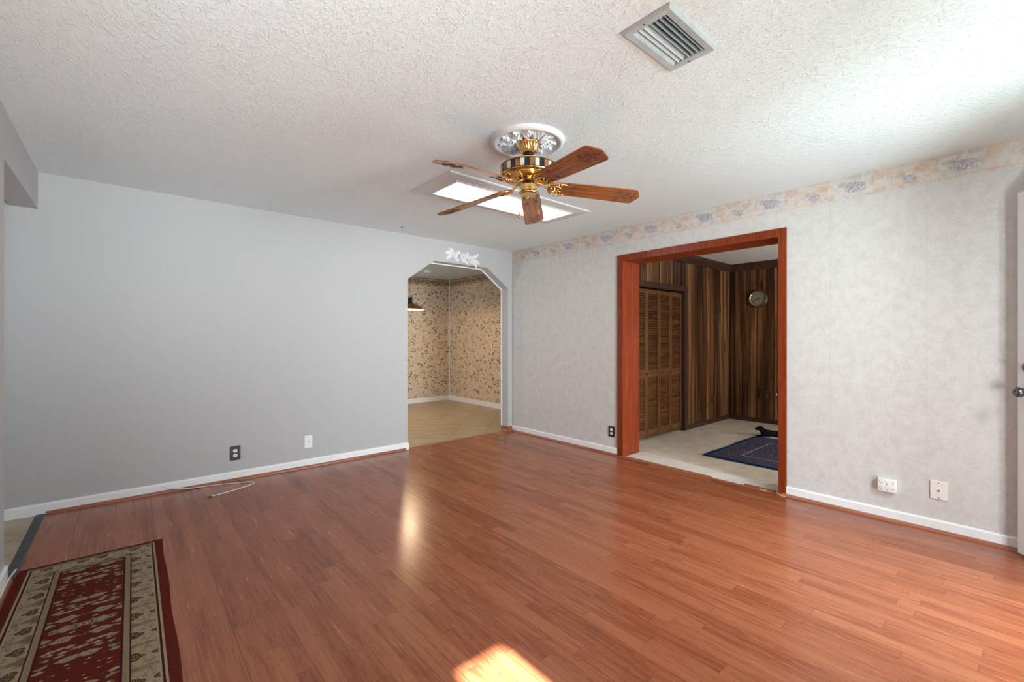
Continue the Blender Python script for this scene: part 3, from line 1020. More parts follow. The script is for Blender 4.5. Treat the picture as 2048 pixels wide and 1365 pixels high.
for k_ in range(12):
    T = Matrix.Rotation(2 * PI * k_ / 12 + 0.1, 4, 'Z')
    vn.add([(0.0765, -0.008, -0.2358), (0.0765, 0.008, -0.2358), (0.0602, 0.0055, -0.2492), (0.0602, -0.0055, -0.2492),
            (0.0772, -0.008, -0.2368), (0.0772, 0.008, -0.2368), (0.0612, 0.0055, -0.2502), (0.0612, -0.0055, -0.2502)],
           [(0, 1, 2, 3), (4, 5, 6, 7), (0, 1, 5, 4), (1, 2, 6, 5), (2, 3, 7, 6), (3, 0, 4, 7)], mat=T)
vn.build('vent_slots', 'slot', motor)
M['inlay_cream'] = flat('cream_inlay', (0.66, 0.66, 0.56), 0.3)
M['inlay_black'] = flat('black_inlay', (0.012, 0.010, 0.011), 0.25)
M['inlay_wood'] = flat('wood_inlay', (0.26, 0.11, 0.032), 0.3, var=0.4, scale=50)
bd = MB()
NB = 36
for k_ in range(NB):
    a0 = 2 * PI * (k_ + 0.05) / NB
    a1 = 2 * PI * (k_ + 0.95) / NB
    m_ = (0, 1, 2)[k_ % 3]
    vs = []
    for a in (a0, (a0 + a1) / 2, a1):
        for z in (-0.165, -0.2075):
            vs.append((0.1662 * math.cos(a), 0.1662 * math.sin(a), z))
    bd.add(vs, [(0, 1, 3, 2), (2, 3, 5, 4)], m_)
bd.lathe([(0.1655, -0.161), (0.1655, -0.211)], 72, mi=1, cap=False)
bd.build('inlaid_band', ['inlay_cream', 'inlay_black', 'inlay_wood'], motor)
MB().lathe([(0.036, -0.250), (0.036, -0.268), (0.030, -0.272), (0, -0.272)], 40).build('collar', 'black', fan, smooth=40)
sh = MB()
sh.lathe([(0.030, -0.266), (0.046, -0.266), (0.050, -0.270), (0.050, -0.288), (0.0475, -0.292), (0.0475, -0.302), (0.053, -0.307), (0.056, -0.313), (0.055, -0.317), (0.046, -0.321), (0.0, -0.3215)], 16)
swh = sh.build('switch_housing', 'brass', fan, smooth=18)
MB().ball((0, 0, -0.323), 0.005, 8).build('finial_screw', 'nickel', swh, smooth=60)

# blades
HW = 0.072
half = [(0.135, 0.0), (0.136, 0.022), (0.144, 0.042), (0.160, 0.056), (0.180, 0.061)]
half += [(0.36, 0.066), (0.632, HW)]
half += [(0.650, HW - 0.001), (0.662, HW - 0.008), (0.668, HW - 0.018), (0.688, 0.012), (0.685, 0.008), (0.693, 0.0)]
outline = half + [(x, -y) for x, y in half[::-1][1:-1]]
blade_info = {'B': 0, 'A': -72, 'C': 72, 'D': 144, 'E': 216}
PIT = -16.0
TH0 = -30.7


def spiral(cx, cy, r0, turns, s=1, flip=1, z=0.0, n=22):
    pts = []
    for i in range(n):
        t = i / (n - 1)
        a = t * turns * 2 * PI
        r = r0 * (1 - 0.8 * t)
        pts.append((cx + s * r * math.cos(a), cy + flip * r * math.sin(a), z))
    return pts


def blade_mesh():
    b = MB()
    b.prism(outline, -0.003, 0.003)
    return b


def tip_carving():
    c = MB()
    z = -0.0032
    for f in (1, -1):
        c.tube(spiral(0.612, f * 0.026, 0.020, 1.3, -1, f, z), 0.0013, 5)
        c.tube(spiral(0.555, f * 0.030, 0.016, 1.2, 1, f, z), 0.0013, 5)
        c.tube([(0.535 + 0.005 * i, f * (0.014 + 0.004 * math.sin(i * 0.8)), z) for i in range(20)], 0.0012, 5)
        c.tube([(0.638, 0, z), (0.655, f * 0.014, z), (0.646, f * 0.030, z), (0.655, f * 0.045, z)], 0.0012, 5)
    c.tube([(0.510, 0, z), (0.648, 0, z)], 0.0011, 5)
    return c


def root_carving(f):
    c = MB()
    z = -0.0032
    c.tube(spiral(0.275, f * 0.030, 0.015, 1.2, 1, f, z), 0.0013, 5)
    c.tube([(0.235 + 0.004 * i, f * (0.030 + 0.006 * math.sin(i * 0.9)), z) for i in range(12)], 0.0012, 5)
    return c


M['carve'] = flat('burnt_carving', (0.045, 0.014, 0.008), 0.5)


def iron_mesh():
    """brass arm with an open scrolled bracket; local x radial, z from blade plane"""
    c = MB()
    c.tube([(0.030, 0, 0.020), (0.050, 0, 0.020), (0.068, 0, 0.017), (0.086, 0, 0.009), (0.104, 0, 0.000), (0.120, 0, -0.005), (0.140, 0, -0.006)],
           [0.009, 0.008, 0.0068, 0.006, 0.006, 0.007, 0.008], 10)
    return c


def bracket_mesh():
    c = MB()
    z = -0.006
    for f in (1, -1):
        p = [(0.118, 0, z), (0.122, f * 0.020, z), (0.132, f * 0.038, z), (0.150, f * 0.050, z), (0.175, f * 0.056, z), (0.205, f * 0.055, z), (0.230, f * 0.050, z)]
        c.tube(p, [0.007, 0.006, 0.0055, 0.0055, 0.005, 0.0042, 0.002], 8)
        p = [(0.125, f * 0.006, z), (0.140, f * 0.022, z), (0.158, f * 0.030, z), (0.178, f * 0.027, z), (0.192, f * 0.016, z), (0.200, f * 0.022, z)]
        c.tube(p, [0.006, 0.006, 0.0055, 0.005, 0.0045, 0.003], 8)
        c.tube(spiral(0.162, f * 0.016, 0.012, 1.1, 1, f, z), 0.0032, 6)
        for q_ in range(5):
            c.ball((0.142 + 0.018 * q_, f * (0.046 + 0.003 * math.sin(q_ * 2)), z - 0.002), 0.0055, 5, sc3=(1.3, 0.8, 0.7))
    c.ball((0.135, 0, z - 0.001), 0.010, 8, sc3=(1.5, 1, 0.6))
    c.ball((0.180, 0, z - 0.001), 0.0055, 6)
    return c


bmesh_, tmesh_, imesh_, kmesh_ = blade_mesh(), tip_carving(), iron_mesh(), bracket_mesh()
# azimuth and drop of each blade tip (they sag a little differently)
for az, ztip in ((-103.5, 2.125), (-34.0, 2.127), (43.0, 2.125), (108.0, 2.090), (186.0, 2.120)):
    sag = math.atan((2.165 - ztip) / 0.57)
    z00 = 2.165 + 0.13 * math.tan(sag) - H
    Mx = Matrix.Translation((0, 0, z00)) @ Matrix.Rotation(R(az), 4, 'Z') @ Matrix.Rotation(sag, 4, 'Y')
    Px = Matrix.Rotation(R(-14), 4, 'X')
    bl = bmesh_.build('blade', 'blade_w', fan)
    bl.matrix_local = Mx @ Px
    tmesh_.build('tip_scroll', 'carve', bl, smooth=60)
    for f in (1, -1):
        root_carving(f).build('root_scroll', 'carve', bl, smooth=60)
    ir = imesh_.build('blade_arm', 'brass', fan, smooth=50)
    ir.matrix_local = Mx
    bk = kmesh_.build('bracket', 'brass', ir, smooth=50)
    bk.matrix_local = Px
# pull chains
Rv = Vector((math.sin(R(YAW)), -math.cos(R(YAW)), 0))
for sgn, ztop, zbot in ((-0.054, -0.262, 1.976), (0.060, -0.300, 1.999)):
    p = Rv * sgn
    zb = L(zbot)
    ch = MB()
    ch.tube([(p.x * 0.9, p.y * 0.9, ztop), (p.x, p.y, ztop - 0.004), (p.x, p.y, zb + 0.038)], 0.0011, 6)
    zc = ztop - 0.01
    while zc > zb + 0.04:
        ch.ball((p.x, p.y, zc), 0.0016, 4)
        zc -= 0.008
    co = ch.build('pull_chain', 'nickel', fan)
    MB().lathe([(0.0008, zb + 0.040), (0.003, zb + 0.034), (0.006, zb + 0.020), (0.0088, zb + 0.009), (0.007, zb + 0.002), (0.0, zb)], 20, mat=Matrix.Translation((p.x, p.y, 0))).build('teardrop_pull', 'oak', co, smooth=60)

# ------------------------------------------------------------ plaster medallion
med = MB()
n = 480
vs, fs = [], []


def med_h(r, a):
    """drop below the ceiling at radius r"""
    if r > 0.172:
        t = (r - 0.172) / 0.048
        return 0.012 + 0.016 * math.sin(PI * min(1, max(0, 1 - t)) ** 0.8) * 0.55 + (0.004 if 0.3 < t < 0.75 else 0)
    t = (r - 0.04) / 0.132
    k = 12
    sw_ = 0.10 * math.sin(t * 5)
    u_ = (a * k / (2 * PI) + sw_) % 1.0
    c_ = abs(u_ - 0.5) * 2
    leaf = max(0, 1 - (c_ / (0.25 + 0.75 * math.sin(PI * min(1, t * 0.95 + 0.05)))) ** 2)
    lobes = 0.5 + 0.5 * math.cos(c_ * 14 + t * 26)
    curl = 0.5 + 0.5 * math.cos(t * 17 - c_ * 6 + 1.2 * math.sin(a * 5))
    tips = 0.5 + 0.5 * math.cos(a * k * 4 + t * 12)
    return 0.004 + 0.017 * leaf * (0.25 + 0.75 * lobes) + 0.009 * curl * math.sin(PI * min(1, max(0, t))) + 0.006 * tips * t


RS = [0.0] + [0.04 + 0.132 * i / 44 for i in range(45)] + [0.1725, 0.176, 0.181, 0.186, 0.190, 0.195, 0.200, 0.206, 0.212, 0.217, 0.220]
for i, r in enumerate(RS):
    for k_ in range(n):
        a = 2 * PI * k_ / n
        h = 0.012 if i < 1 else med_h(r, a)
        if i == len(RS) - 1:
            h = 0.006
        vs.append((r * math.cos(a), r * math.sin(a), -h))
base_i = len(vs)
for k_ in range(n):
    a = 2 * PI * k_ / n
    vs.append((0.2205 * math.cos(a), 0.2205 * math.sin(a), 0.0))
for i in range(len(RS)):
    for k_ in range(n):
        k2 = (k_ + 1) % n
        fs.append((i * n + k_, i * n + k2, (i + 1) * n + k2, (i + 1) * n + k_))
med.add(vs, fs)
mo = med.build('ceiling_medallion', 'plaster', None, smooth=70, loc=(FX - 0.002, FY + 0.004, H))
tag(mo, 'round white plaster ceiling medallion with acanthus leaves above the fan', 'ceiling medallion')

# ------------------------------------------------------------ lit ceiling panel
lp = thing('ceiling_light', 'long rectangular lit ceiling panel in a white frame behind the fan', 'ceiling light', (2.492, 2.94, H))
ox, oy, ix, iy = 0.768, 0.290, 0.633, 0.172
fr = MB()


def ring(x, y, z):
    return [(-x, -y, z), (x, -y, z), (x, y, z), (-x, y, z)]


lv = [ring(ox, oy, 0), ring(ox, oy, -0.008), ring(ox - 0.012, oy - 0.012, -0.013), ring(ox - 0.025, oy - 0.025, -0.010), ring(ix + 0.022, iy + 0.022, -0.018), ring(ix + 0.012, iy + 0.012, -0.026), ring(ix, iy, -0.024), ring(ix, iy, -0.012)]
vs = [p for l_ in lv for p in l_]
fs = []
for i in range(len(lv) - 1):
    for k_ in range(4):
        k2 = (k_ + 1) % 4
        fs.append((i * 4 + k_, i * 4 + k2, i * 4 + 4 + k2, i * 4 + 4 + k_))
fr.add(vs, fs)
fr.build('frame', 'frame_shade', lp)
MB().box((-ix, -iy, -0.016), (ix, iy, -0.010)).build('diffuser', 'lamp_panel', lp)

# ------------------------------------------------------------ air vent
vt = thing('air_vent', 'rectangular pale metal louvred air vent set in the textured ceiling', 'air vent', ((VX0 + VX1) / 2, (VY0 + VY1) / 2, H))
hx, hy = (VX1 - VX0) / 2, (VY1 - VY0) / 2
ox, oy = 0.187, 0.105
fr = MB()
lv = [ring(ox, oy, 0), ring(ox, oy, -0.004), ring(ox - 0.010, oy - 0.010, -0.012), ring(hx + 0.002, hy + 0.002, -0.010), ring(hx - 0.001, hy - 0.001, -0.006), ring(hx - 0.001, hy - 0.001, 0.03)]
vs = [p for l_ in lv for p in l_]
fs = []
for i in range(len(lv) - 1):
    for k_ in range(4):
        k2 = (k_ + 1) % 4
        fs.append((i * 4 + k_, i * 4 + k2, i * 4 + 4 + k2, i * 4 + 4 + k_))
fr.add(vs, fs)
fr.build('frame', 'vent', vt)
dk = MB()
dk.add([(-hx, -hy, 0.09), (hx, -hy, 0.09), (hx, hy, 0.09), (-hx, hy, 0.09), (-hx, -hy, 0.03), (hx, -hy, 0.03), (hx, hy, 0.03), (-hx, hy, 0.03)],
       [(0, 1, 2, 3), (0, 1, 5, 4), (1, 2, 6, 5), (2, 3, 7, 6), (3, 0, 4, 7)])
dk.build('duct', 'duct', vt)
for k_ in range(7):
    yy = -hy + 0.010 + k_ * (2 * hy - 0.020) / 6
    ang = R(-14) if k_ < 4 else R(40)
    T = Matrix.Translation((0, yy, 0.002)) @ Matrix.Rotation(ang, 4, 'X')
    MB().box((-hx + 0.002, -0.0007, -0.013), (hx - 0.002, 0.0007, 0.013), mat=T).build('slat', 'vent', vt)
cm = MB()
for k_ in range(14):
    xx = -hx + 0.012 + k_ * (2 * hx - 0.024) / 13
    cm.box((xx - 0.0008, -hy, 0.022), (xx + 0.0008, hy, 0.034))
cm.build('damper_grid', 'vent', vt)
for sx_ in (-1, 1):
    MB().ball((sx_ * (hx + 0.018), 0.01, -0.0115), 0.0045, 6, sc3=(1, 1, 0.4)).build('screw', 'nickel', vt, smooth=60)

# ------------------------------------------------------------ small ceiling hook
hk = MB()
hk.lathe([(0.0, 0.0), (0.013, 0.0), (0.012, -0.003), (0.004, -0.006), (0.003, -0.030)], 20)
hk.tube([(0, 0, -0.028), (0.001, 0.001, -0.034), (0.004, 0.003, -0.039), (0.008, 0.005, -0.036), (0.009, 0.006, -0.031)], 0.0028, 8)
o = hk.build('ceiling_hook', 'black', None, smooth=40, loc=(2.215, 4.34, H))
tag(o, 'small black hook screwed into the ceiling near the back wall', 'hook')

# ------------------------------------------------------------ rose swag over the archway
sw = thing('plaster_swag', 'white plaster rose garland on the wall above the archway', 'wall ornament', (3.185, YA, 2.272))
random.seed(4)


def rose(cx, cz, r):
    m = MB()
    for lay in range(5):
        rr = r * (1 - 0.19 * lay)
        ph = lay * 0.9
        pts, rad = [], []
        N_ = 30
        for i in range(N_):
            a = 2 * PI * i / N_
            w_ = 1 + 0.10 * math.sin(a * 3 + ph * 2)
            x = rr * w_ * math.cos(a)
            z = rr * w_ * math.sin(a)
            pts.append((cx + x, -0.008 - 0.0052 * lay - 0.002 * math.sin(a * 3 + ph), cz + z))
            rad.append(r * 0.115)
        m.tube(pts, rad, 7, closed=True)
    m.ball((cx, -0.006, cz), r * 0.98, 10, sc3=(1, 0.28, 1))
    m.ball((cx, -0.028, cz), r * 0.22, 6)
    return m


def leaf(cx, cz, ln, wd, ang):
    m = MB()
    vs, fs = [], []
    A, B = 12, 6
    for i in range(A + 1):
        t = i / A
        w_ = wd * (math.sin(PI * min(1, t * 0.93 + 0.06)) ** 0.55) * (1 + 0.10 * math.cos(t * 30))
        bend = 0.9 * t * t * (1 if ang > 0 else -1)
        for j in range(B + 1):
            s_ = (j / B - 0.5) * 2
            h = 0.004 + 0.012 * math.sin(PI * t) * (1 - s_ * s_) - 0.003 * (1 if j == B // 2 else 0)
            lx, lz = t * ln * math.cos(bend * 0.6), s_ * w_ + t * ln * math.sin(bend * 0.35)
            x = cx + lx * math.cos(ang) - lz * math.sin(ang)
            z = cz + lx * math.sin(ang) + lz * math.cos(ang)
            vs.append((x, -h, z))
    o_ = len(vs)
    vs += [(v[0], 0.0, v[2]) for v in vs]
    for i in range(A):
        for j in range(B):
            a = i * (B + 1) + j
            fs.append((a, a + 1, a + B + 2, a + B + 1))
            fs.append((o_ + a, o_ + a + B + 1, o_ + a + B + 2, o_ + a + 1))
        for j in (0, B):
            a = i * (B + 1) + j
            fs.append((a, a + B + 1, o_ + a + B + 1, o_ + a))
    m.add(vs, fs)
    return m


for cx, cz, r in ((-0.125, 0.012, 0.045), (-0.005, -0.006, 0.052), (0.105, -0.012, 0.047)):
    rose(cx, cz, r).build('rose', 'plaster', sw, smooth=60)
for cx, cz, ln, wd_, an in ((-0.16, 0.02, 0.12, 0.030, 2.75), (-0.15, 0.03, 0.09, 0.026, 2.0), (-0.17, 0.0, 0.11, 0.028, 3.45), (-0.07, 0.03, 0.055, 0.022, 1.4), (0.05, 0.025, 0.055, 0.022, 1.0), (0.14, 0.015, 0.12, 0.028, 0.25), (0.15, -0.02, 0.125, 0.026, -0.15), (0.13, -0.04, 0.12, 0.024, -0.45),
                           (0.02, -0.045, 0.08, 0.020, -0.45), (-0.06, -0.035, 0.07, 0.020, -2.7), (0.06, -0.045, 0.07, 0.018, -2.8)):
    leaf(cx, cz, ln, wd_, an).build('leaf', 'plaster', sw, smooth=60)

# ------------------------------------------------------------ outlets and plates


def face(name, label, cat, loc, wall):
    """local: x along the wall (to the right seen from the room), -y out of the wall, z up"""
    rz = {'back': 0, 'right': -PI / 2, 'den': -PI / 2, 'denleft': 0}[wall]
    return thing(name, label, cat, loc, rz)


def rplate(w, h, d, r=0.008, curve=0.0):
    m = MB()
    pts = []
    for cx_, cz_, a0 in ((w / 2 - r, h / 2 - r, 0), (-w / 2 + r, h / 2 - r, 90), (-w / 2 + r, -h / 2 + r, 180), (w / 2 - r, -h / 2 + r, 270)):
        for k_ in range(5):
            a = R(a0 + 90 * k_ / 4)
            pts.append((cx_ + r * math.cos(a), cz_ + r * math.sin(a)))
    m.prism(pts, 0, -d * 0.6, axis=1)
    m.prism([(x * (1 - 0.06), z * (1 - 0.04)) for x, z in pts], -d * 0.6, -d, axis=1)
    return m


def duplex(root, mat='plastic', d=0.006):
    for zz in (0.021, -0.021):
        m = MB()
        pts = []
        for k_ in range(28):
            a = 2 * PI * k_ / 28
            pts.append((max(-0.0165, min(0.0165, 0.019 * math.cos(a))), 0.0145 * math.sin(a)))
        m.prism([(x, z + zz) for x, z in pts], -d, -d - 0.003, axis=1)
        rc = m.build('receptacle', mat, root)
        s_ = MB()
        s_.box((-0.0085, -d - 0.0028, zz - 0.006), (-0.0062, -d - 0.0034, zz + 0.003))
        s_.box((0.0062, -d - 0.0028, zz - 0.005), (0.0082, -d - 0.0034, zz + 0.002))
        s_.prism([(0.0026 * math.cos(2 * PI * k_ / 10), zz + 0.0085 + 0.0026 * math.sin(2 * PI * k_ / 10)) for k_ in range(10)], -d - 0.0028, -d - 0.0034, axis=1)
        s_.build('slots', 'slot', rc)


def outlet(label, loc, wall, pm='brown_plate', rm='plastic', w=0.082, h=0.128):
    t = face('wall_outlet', label, 'outlet', loc, wall)
    rplate(w, h, 0.006).build('cover_plate', pm, t)
    duplex(t, rm)
    MB().ball((0, -0.0065, 0), 0.003, 5, sc3=(1, 0.5, 1)).build('screw', 'nickel', t)
    return t


outlet('brown duplex outlet with white sockets low on the grey back wall', (0.735, YA, 0.239), 'back')
outlet('brown duplex outlet low on the wallpapered wall left of the wooden doorway', (XB, 2.948, 0.248), 'right', w=0.08, h=0.118)
outlet('brown duplex outlet on the dark panelled wall under the clock', (EX, 2.516, 0.412), 'den', rm='brown_socket', w=0.09, h=0.14)
outlet('small brown outlet on the panelled wall between closet and corner', (6.655, EY, 0.352), 'denleft', rm='brown_socket', w=0.085, h=0.125)
o = rplate(0.07, 0.12, 0.005, 0.003)
t = face('blank_plate', 'pale blank wall plate beside the outlet near the den corner', 'wall plate', (6.56, EY, 0.352), 'denleft')
rplate(0.045, 0.115, 0.004, 0.003).build('cover_plate', 'louver_v', t)

t = face('cable_plate', 'small white cable jack plate on the grey back wall', 'wall plate', (1.351, YA, 0.247), 'back')
rplate(0.072, 0.120, 0.005, 0.004).build('cover_plate', 'plastic', t)
MB().lathe([(0.0075, 0), (0.0075, 0.003), (0.004, 0.003), (0.004, 0.009), (0, 0.009)], 6, mat=Matrix.Translation((0, -0.005, 0)) @ Matrix.Rotation(PI / 2, 4, 'X')).build('cable_jack', 'nickel', t)
for zz in (0.042, -0.042):
    MB().ball((0, -0.005, zz), 0.003, 5, sc3=(1, 0.4, 1)).build('screw', 'ivory', t)

t = face('outlet_adapter', 'white six-socket outlet adapter plugged in on the right wall', 'outlet adapter', (XB, 0.629, 0.246), 'right')
m = MB()
m.bbox((-0.050, -0.036, -0.045), (0.050, 0, 0.045), 0.007)
bd_ = m.build('body', 'plastic', t, smooth=40)
for ix_ in (-0.032, 0, 0.032):
    for iz in (0.018, -0.024):
        s_ = MB()
        s_.box((ix_ - 0.007, -0.0358, iz + 0.000), (ix_ - 0.005, -0.0365, iz + 0.009))
        s_.box((ix_ + 0.005, -0.0358, iz + 0.000), (ix_ + 0.007, -0.0365, iz + 0.008))
        s_.prism([(ix_ + 0.0026 * math.cos(2 * PI * k_ / 10), iz - 0.006 + 0.0026 * math.sin(2 * PI * k_ / 10)) for k_ in range(10)], -0.0358, -0.0365, axis=1)
        s_.build('socket', 'slot', t)
MB().ball((0, -0.036, 0.003), 0.003, 5).build('screw', 'nickel', t)

t = face('phone_plate', 'square ivory telephone jack plate nearest the open white door', 'wall plate', (XB, 0.373, 0.271), 'right')
rplate(0.082, 0.118, 0.009, 0.004).build('cover_plate', 'ivory', t)
m = MB().box((-0.008, -0.008, -0.008), (0.010, -0.0125, 0.009))
jk = m.build('phone_jack', 'plastic', t)
MB().box((-0.003, -0.0122, -0.005), (0.006, -0.0132, 0.004)).build('socket', 'slot', jk)
for zz in (0.048, -0.048):
    MB().ball((0, -0.009, zz), 0.0035, 5, sc3=(1, 0.4, 1)).build('screw', 'nickel', t)

# ------------------------------------------------------------ cables on the floor
cab = MB()
pts = [(0.22, 4.562, 0.06), (0.30, 4.560, 0.030), (0.38, 4.556, 0.012), (0.50, 4.545, 0.006), (0.62, 4.52, 0.005), (0.74, 4.475, 0.005), (0.815, 4.44, 0.005), (0.842, 4.41, 0.005), (0.838, 4.375, 0.005), (0.80, 4.345, 0.005), (0.73, 4.305, 0.005), (0.66, 4.275, 0.005), (0.58, 4.25, 0.005), (0.515, 4.238, 0.005)]


def smoothpts(p, k=6):
    out = []
    for i in range(len(p) - 1):
        p0, p1, p2, p3 = [Vector(p[max(0, min(len(p) - 1, j))]) for j in (i - 1, i, i + 1, i + 2)]
        for s_ in range(k):
            t = s_ / k
            out.append(0.5 * ((2 * p1) + (p2 - p0) * t + (2 * p0 - 5 * p1 + 4 * p2 - p3) * t * t + (3 * p1 - 3 * p2 + p3 - p0) * t ** 3))
    out.append(Vector(p[-1]))
    return out


cr = thing('coaxial_cable', 'white coaxial cable curled on the floor at the grey back wall', 'cable', (0.5, 4.4, 0))
cab.tube([v - Vector((0.5, 4.4, 0)) for v in smoothpts(pts)], 0.0042, 8)
cab.build('cord', 'cable', cr, smooth=60)
MB().tube([(0.016, -0.162, 0.0055), (-0.010, -0.166, 0.0055)], 0.0065, 6).tube([(-0.010, -0.166, 0.0055), (-0.016, -0.167, 0.0055)], 0.003, 6).build('connector', 'nickel', cr, smooth=30)
c2 = MB().tube(smoothpts([(-0.446, 3.560, 0.012), (-0.450, 3.50, 0.014), (-0.453, 3.42, 0.021), (-0.4535, 3.3, 0.0215), (-0.4535, 3.1, 0.0215), (-0.4535, 2.7, 0.0215)]), 0.0042, 8)
o = c2.build('white_cord', 'cable', None, smooth=60)
tag(o, 'thin white cord along the left baseboard beside the red rug', 'cable')

# ------------------------------------------------------------ red rug
rg = MB()
rx, ry, rh = 0.302, 0.78, 0.008
nx, ny = 24, 60
vs, fs = [], []
for j in range(ny + 1):
    for i in range(nx + 1):
        x = -rx + 2 * rx * i / nx
        y = -ry + 2 * ry * j / ny
        e = min(rx - abs(x), ry - abs(y))
        z = rh * (1 if e > 0.001 else 0.55) + 0.0012 * math.sin(x * 31 + y * 7) * math.sin(y * 11)
        wob_ = 0.003 * math.sin(y * 9) if abs(x) > rx - 1e-6 else 0
        vs.append((x + wob_, y, z))
o_ = len(vs)
vs += [(v[0], v[1], 0.0008) for v in vs]
for j in range(ny):
    for i in range(nx):
        a = j * (nx + 1) + i
        fs.append((a, a + 1, a + nx + 2, a + nx + 1))
        fs.append((o_ + a, o_ + a + nx + 1, o_ + a + nx + 2, o_ + a + 1))
for j in range(ny):
    for i in (0, nx):
        a = j * (nx + 1) + i
        fs.append((a, a + nx + 1, o_ + a + nx + 1, o_ + a))
for i in range(nx):
    for j in (0, ny):
        a = j * (nx + 1) + i
        fs.append((a, a + 1, o_ + a + 1, o_ + a))
rg.add(vs, fs)
o = rg.build('runner_rug', 'rug_red', None, loc=(-0.137, 2.760, 0))
o.rotation_euler = (0, 0, R(-0.5))
tag(o, 'red and beige oriental runner rug lying along the left wall', 'rug')

# blue rug in the den
bg = MB()
nx, ny = 30, 40
vs, fs = [], []
for j in range(ny + 1):
    for i in range(nx + 1):
        x = 1.38 * i / nx
        y = -1.9 * j / ny
        z = 0.012 + 0.003 * math.sin(x * 9 + y * 4) * math.sin(y * 6)
        vs.append((x, y + 0.008 * math.sin(x * 8) * (1 if j == 0 else 0), z))
o_ = len(vs)
vs += [(v[0], v[1], 0.001) for v in vs]
for j in range(ny):
    for i in range(nx):
        a = j * (nx + 1) + i
        fs.append((a, a + 1, a + nx + 2, a + nx + 1))
        fs.append((o_ + a, o_ + a + nx + 1, o_ + a + nx + 2, o_ + a + 1))
for j in range(ny):
    for i in (0, nx):
        a = j * (nx + 1) + i
        fs.append((a, a + nx + 1, o_ + a + nx + 1, o_ + a))
for i in range(nx):
    for j in (0, ny):
        a = j * (nx + 1) + i
        fs.append((a, a + 1, o_ + a + 1, o_ + a))
bg.add(vs, fs)
o = bg.build('area_rug', 'rug_blue', None, loc=(4.690, 2.275, 0))
tag(o, 'dark blue oriental rug on the beige carpet beyond the wooden doorway', 'rug')

# ------------------------------------------------------------ louvred closet doors
PW = (CX1 - 0.014 - CX0) / 4


def panel(root, x0, first):
    p = MB()
    st = 0.034
    y0, y1 = 0.0, 0.028
    z0, z1 = 0.018, CZ - 0.040
    x1 = x0 + PW - 0.003
    p.bbox((x0, y0, z0), (x0 + st, y1, z1), 0.003, mi=1)
    p.bbox((x1 - st, y0, z0), (x1, y1, z1), 0.003, mi=1)
    for a, b in ((z0, z0 + 0.105), (0.772, 0.862), (z1 - 0.055, z1)):
        p.bbox((x0 + st, y0 + 0.004, a), (x1 - st, y1 - 0.004, b), 0.002, mi=0)
    for a, b in ((z0 + 0.105, 0.772), (0.862, z1 - 0.055)):
        k = int((b - a) / 0.030)
        for i in range(k):
            zc = a + (i + 0.5) * (b - a) / k
            T = Matrix.Translation(((x0 + x1) / 2, 0.014, zc)) @ Matrix.Rotation(R(-42), 4, 'X')
            hw = (x1 - x0) / 2 - st + 0.002
            p.box((-hw, -0.0026, -0.0165), (hw, 0.0026, 0.0165), mi=0, mat=T)
    pn = p.build('louvred_panel', ['louver', 'louver_v'], root)
    return pn


for gi, lab in ((0, 'louvred walnut bifold closet door nearer the orange doorway jamb'), (1, 'louvred walnut bifold closet door nearer the panelled corner')):
    t = thing('bifold_door', lab, 'closet door', (CX0 + gi * 2 * PW, EY + 0.022, 0), group='louvred closet doors in the den')
    for j in (0, 1):
        pn = panel(t, j * PW, j == 0)
        if j == 0:
            xk = PW - 0.018
            T = Matrix.Translation((xk, 0, 0.815)) @ Matrix.Rotation(PI / 2, 4, 'X')
            MB().lathe([(0.008, 0), (0.006, 0.010), (0.014, 0.017), (0.015, 0.024), (0.010, 0.029), (0, 0.030)], 20, mat=T).build('knob', 'darkwood', pn, smooth=50)

# ------------------------------------------------------------ wall clock
ck = thing('wall_clock', 'round wood-rimmed wall clock on the dark panelled wall', 'clock', (EX, 2.640, 1.856), -PI / 2)
TR = Matrix.Rotation(PI / 2, 4, 'X')
MB().lathe([(0.0, 0.0), (0.132, 0.0), (0.137, 0.010), (0.134, 0.026), (0.124, 0.034), (0.114, 0.030), (0.108, 0.020), (0.108, 0.010), (0, 0.010)], 48, mat=TR).build('rim', 'darkwood', ck, smooth=40)
MB().lathe([(0.1065, 0.0205), (0.1065, 0.026), (0.112, 0.031), (0.1135, 0.0305)], 48, mat=TR, cap=False).build('bezel', 'brass', ck, smooth=40)
fc = MB().lathe([(0.0, 0.012), (0.108, 0.012), (0.108, 0.014), (0.0, 0.014)], 48, mat=TR).build('face', 'clock', ck)
nums = bpy.data.curves.new('n', 'FONT')
for h in range(1, 13):
    cu = bpy.data.curves.new('numeral', 'FONT')
    cu.body = str(h)
    cu.size = 0.030
    cu.align_x = 'CENTER'
    cu.align_y = 'CENTER'
    cu.extrude = 0.0004
    tmp = bpy.data.objects.new('tmp', cu)
    C.objects.link(tmp)
    dg = bpy.context.evaluated_depsgraph_get()
    me = bpy.data.meshes.new_from_object(tmp.evaluated_get(dg))
    bpy.data.objects.remove(tmp)
    me.materials.clear()
    me.materials.append(M['slot'])
    no = bpy.data.objects.new('numeral', me)
    C.objects.link(no)
    no.parent = fc
    a = 2 * PI * h / 12
    no.matrix_local = Matrix.Translation((0.084 * math.sin(a), -0.0145, 0.084 * math.cos(a))) @ Matrix.Rotation(PI / 2, 4, 'X')
for nm, ang, ln, wd_ in (('minute_hand', 2 * PI * 41 / 60, 0.078, 0.0035), ('hour_hand', 2 * PI * (2 + 0.15) / 12, 0.050, 0.005)):
    T = Matrix.Translation((0, -0.0175 if nm[0] == 'm' else -0.0160, 0)) @ Matrix.Rotation(ang, 4, 'Y')
    MB().prism([(-wd_, -0.012), (wd_, -0.012), (wd_ * 1.2, ln * 0.6), (0, ln), (-wd_ * 1.2, ln * 0.6)], -0.0006, 0.0006, axis=1, mat=T).build(nm, 'black', ck)

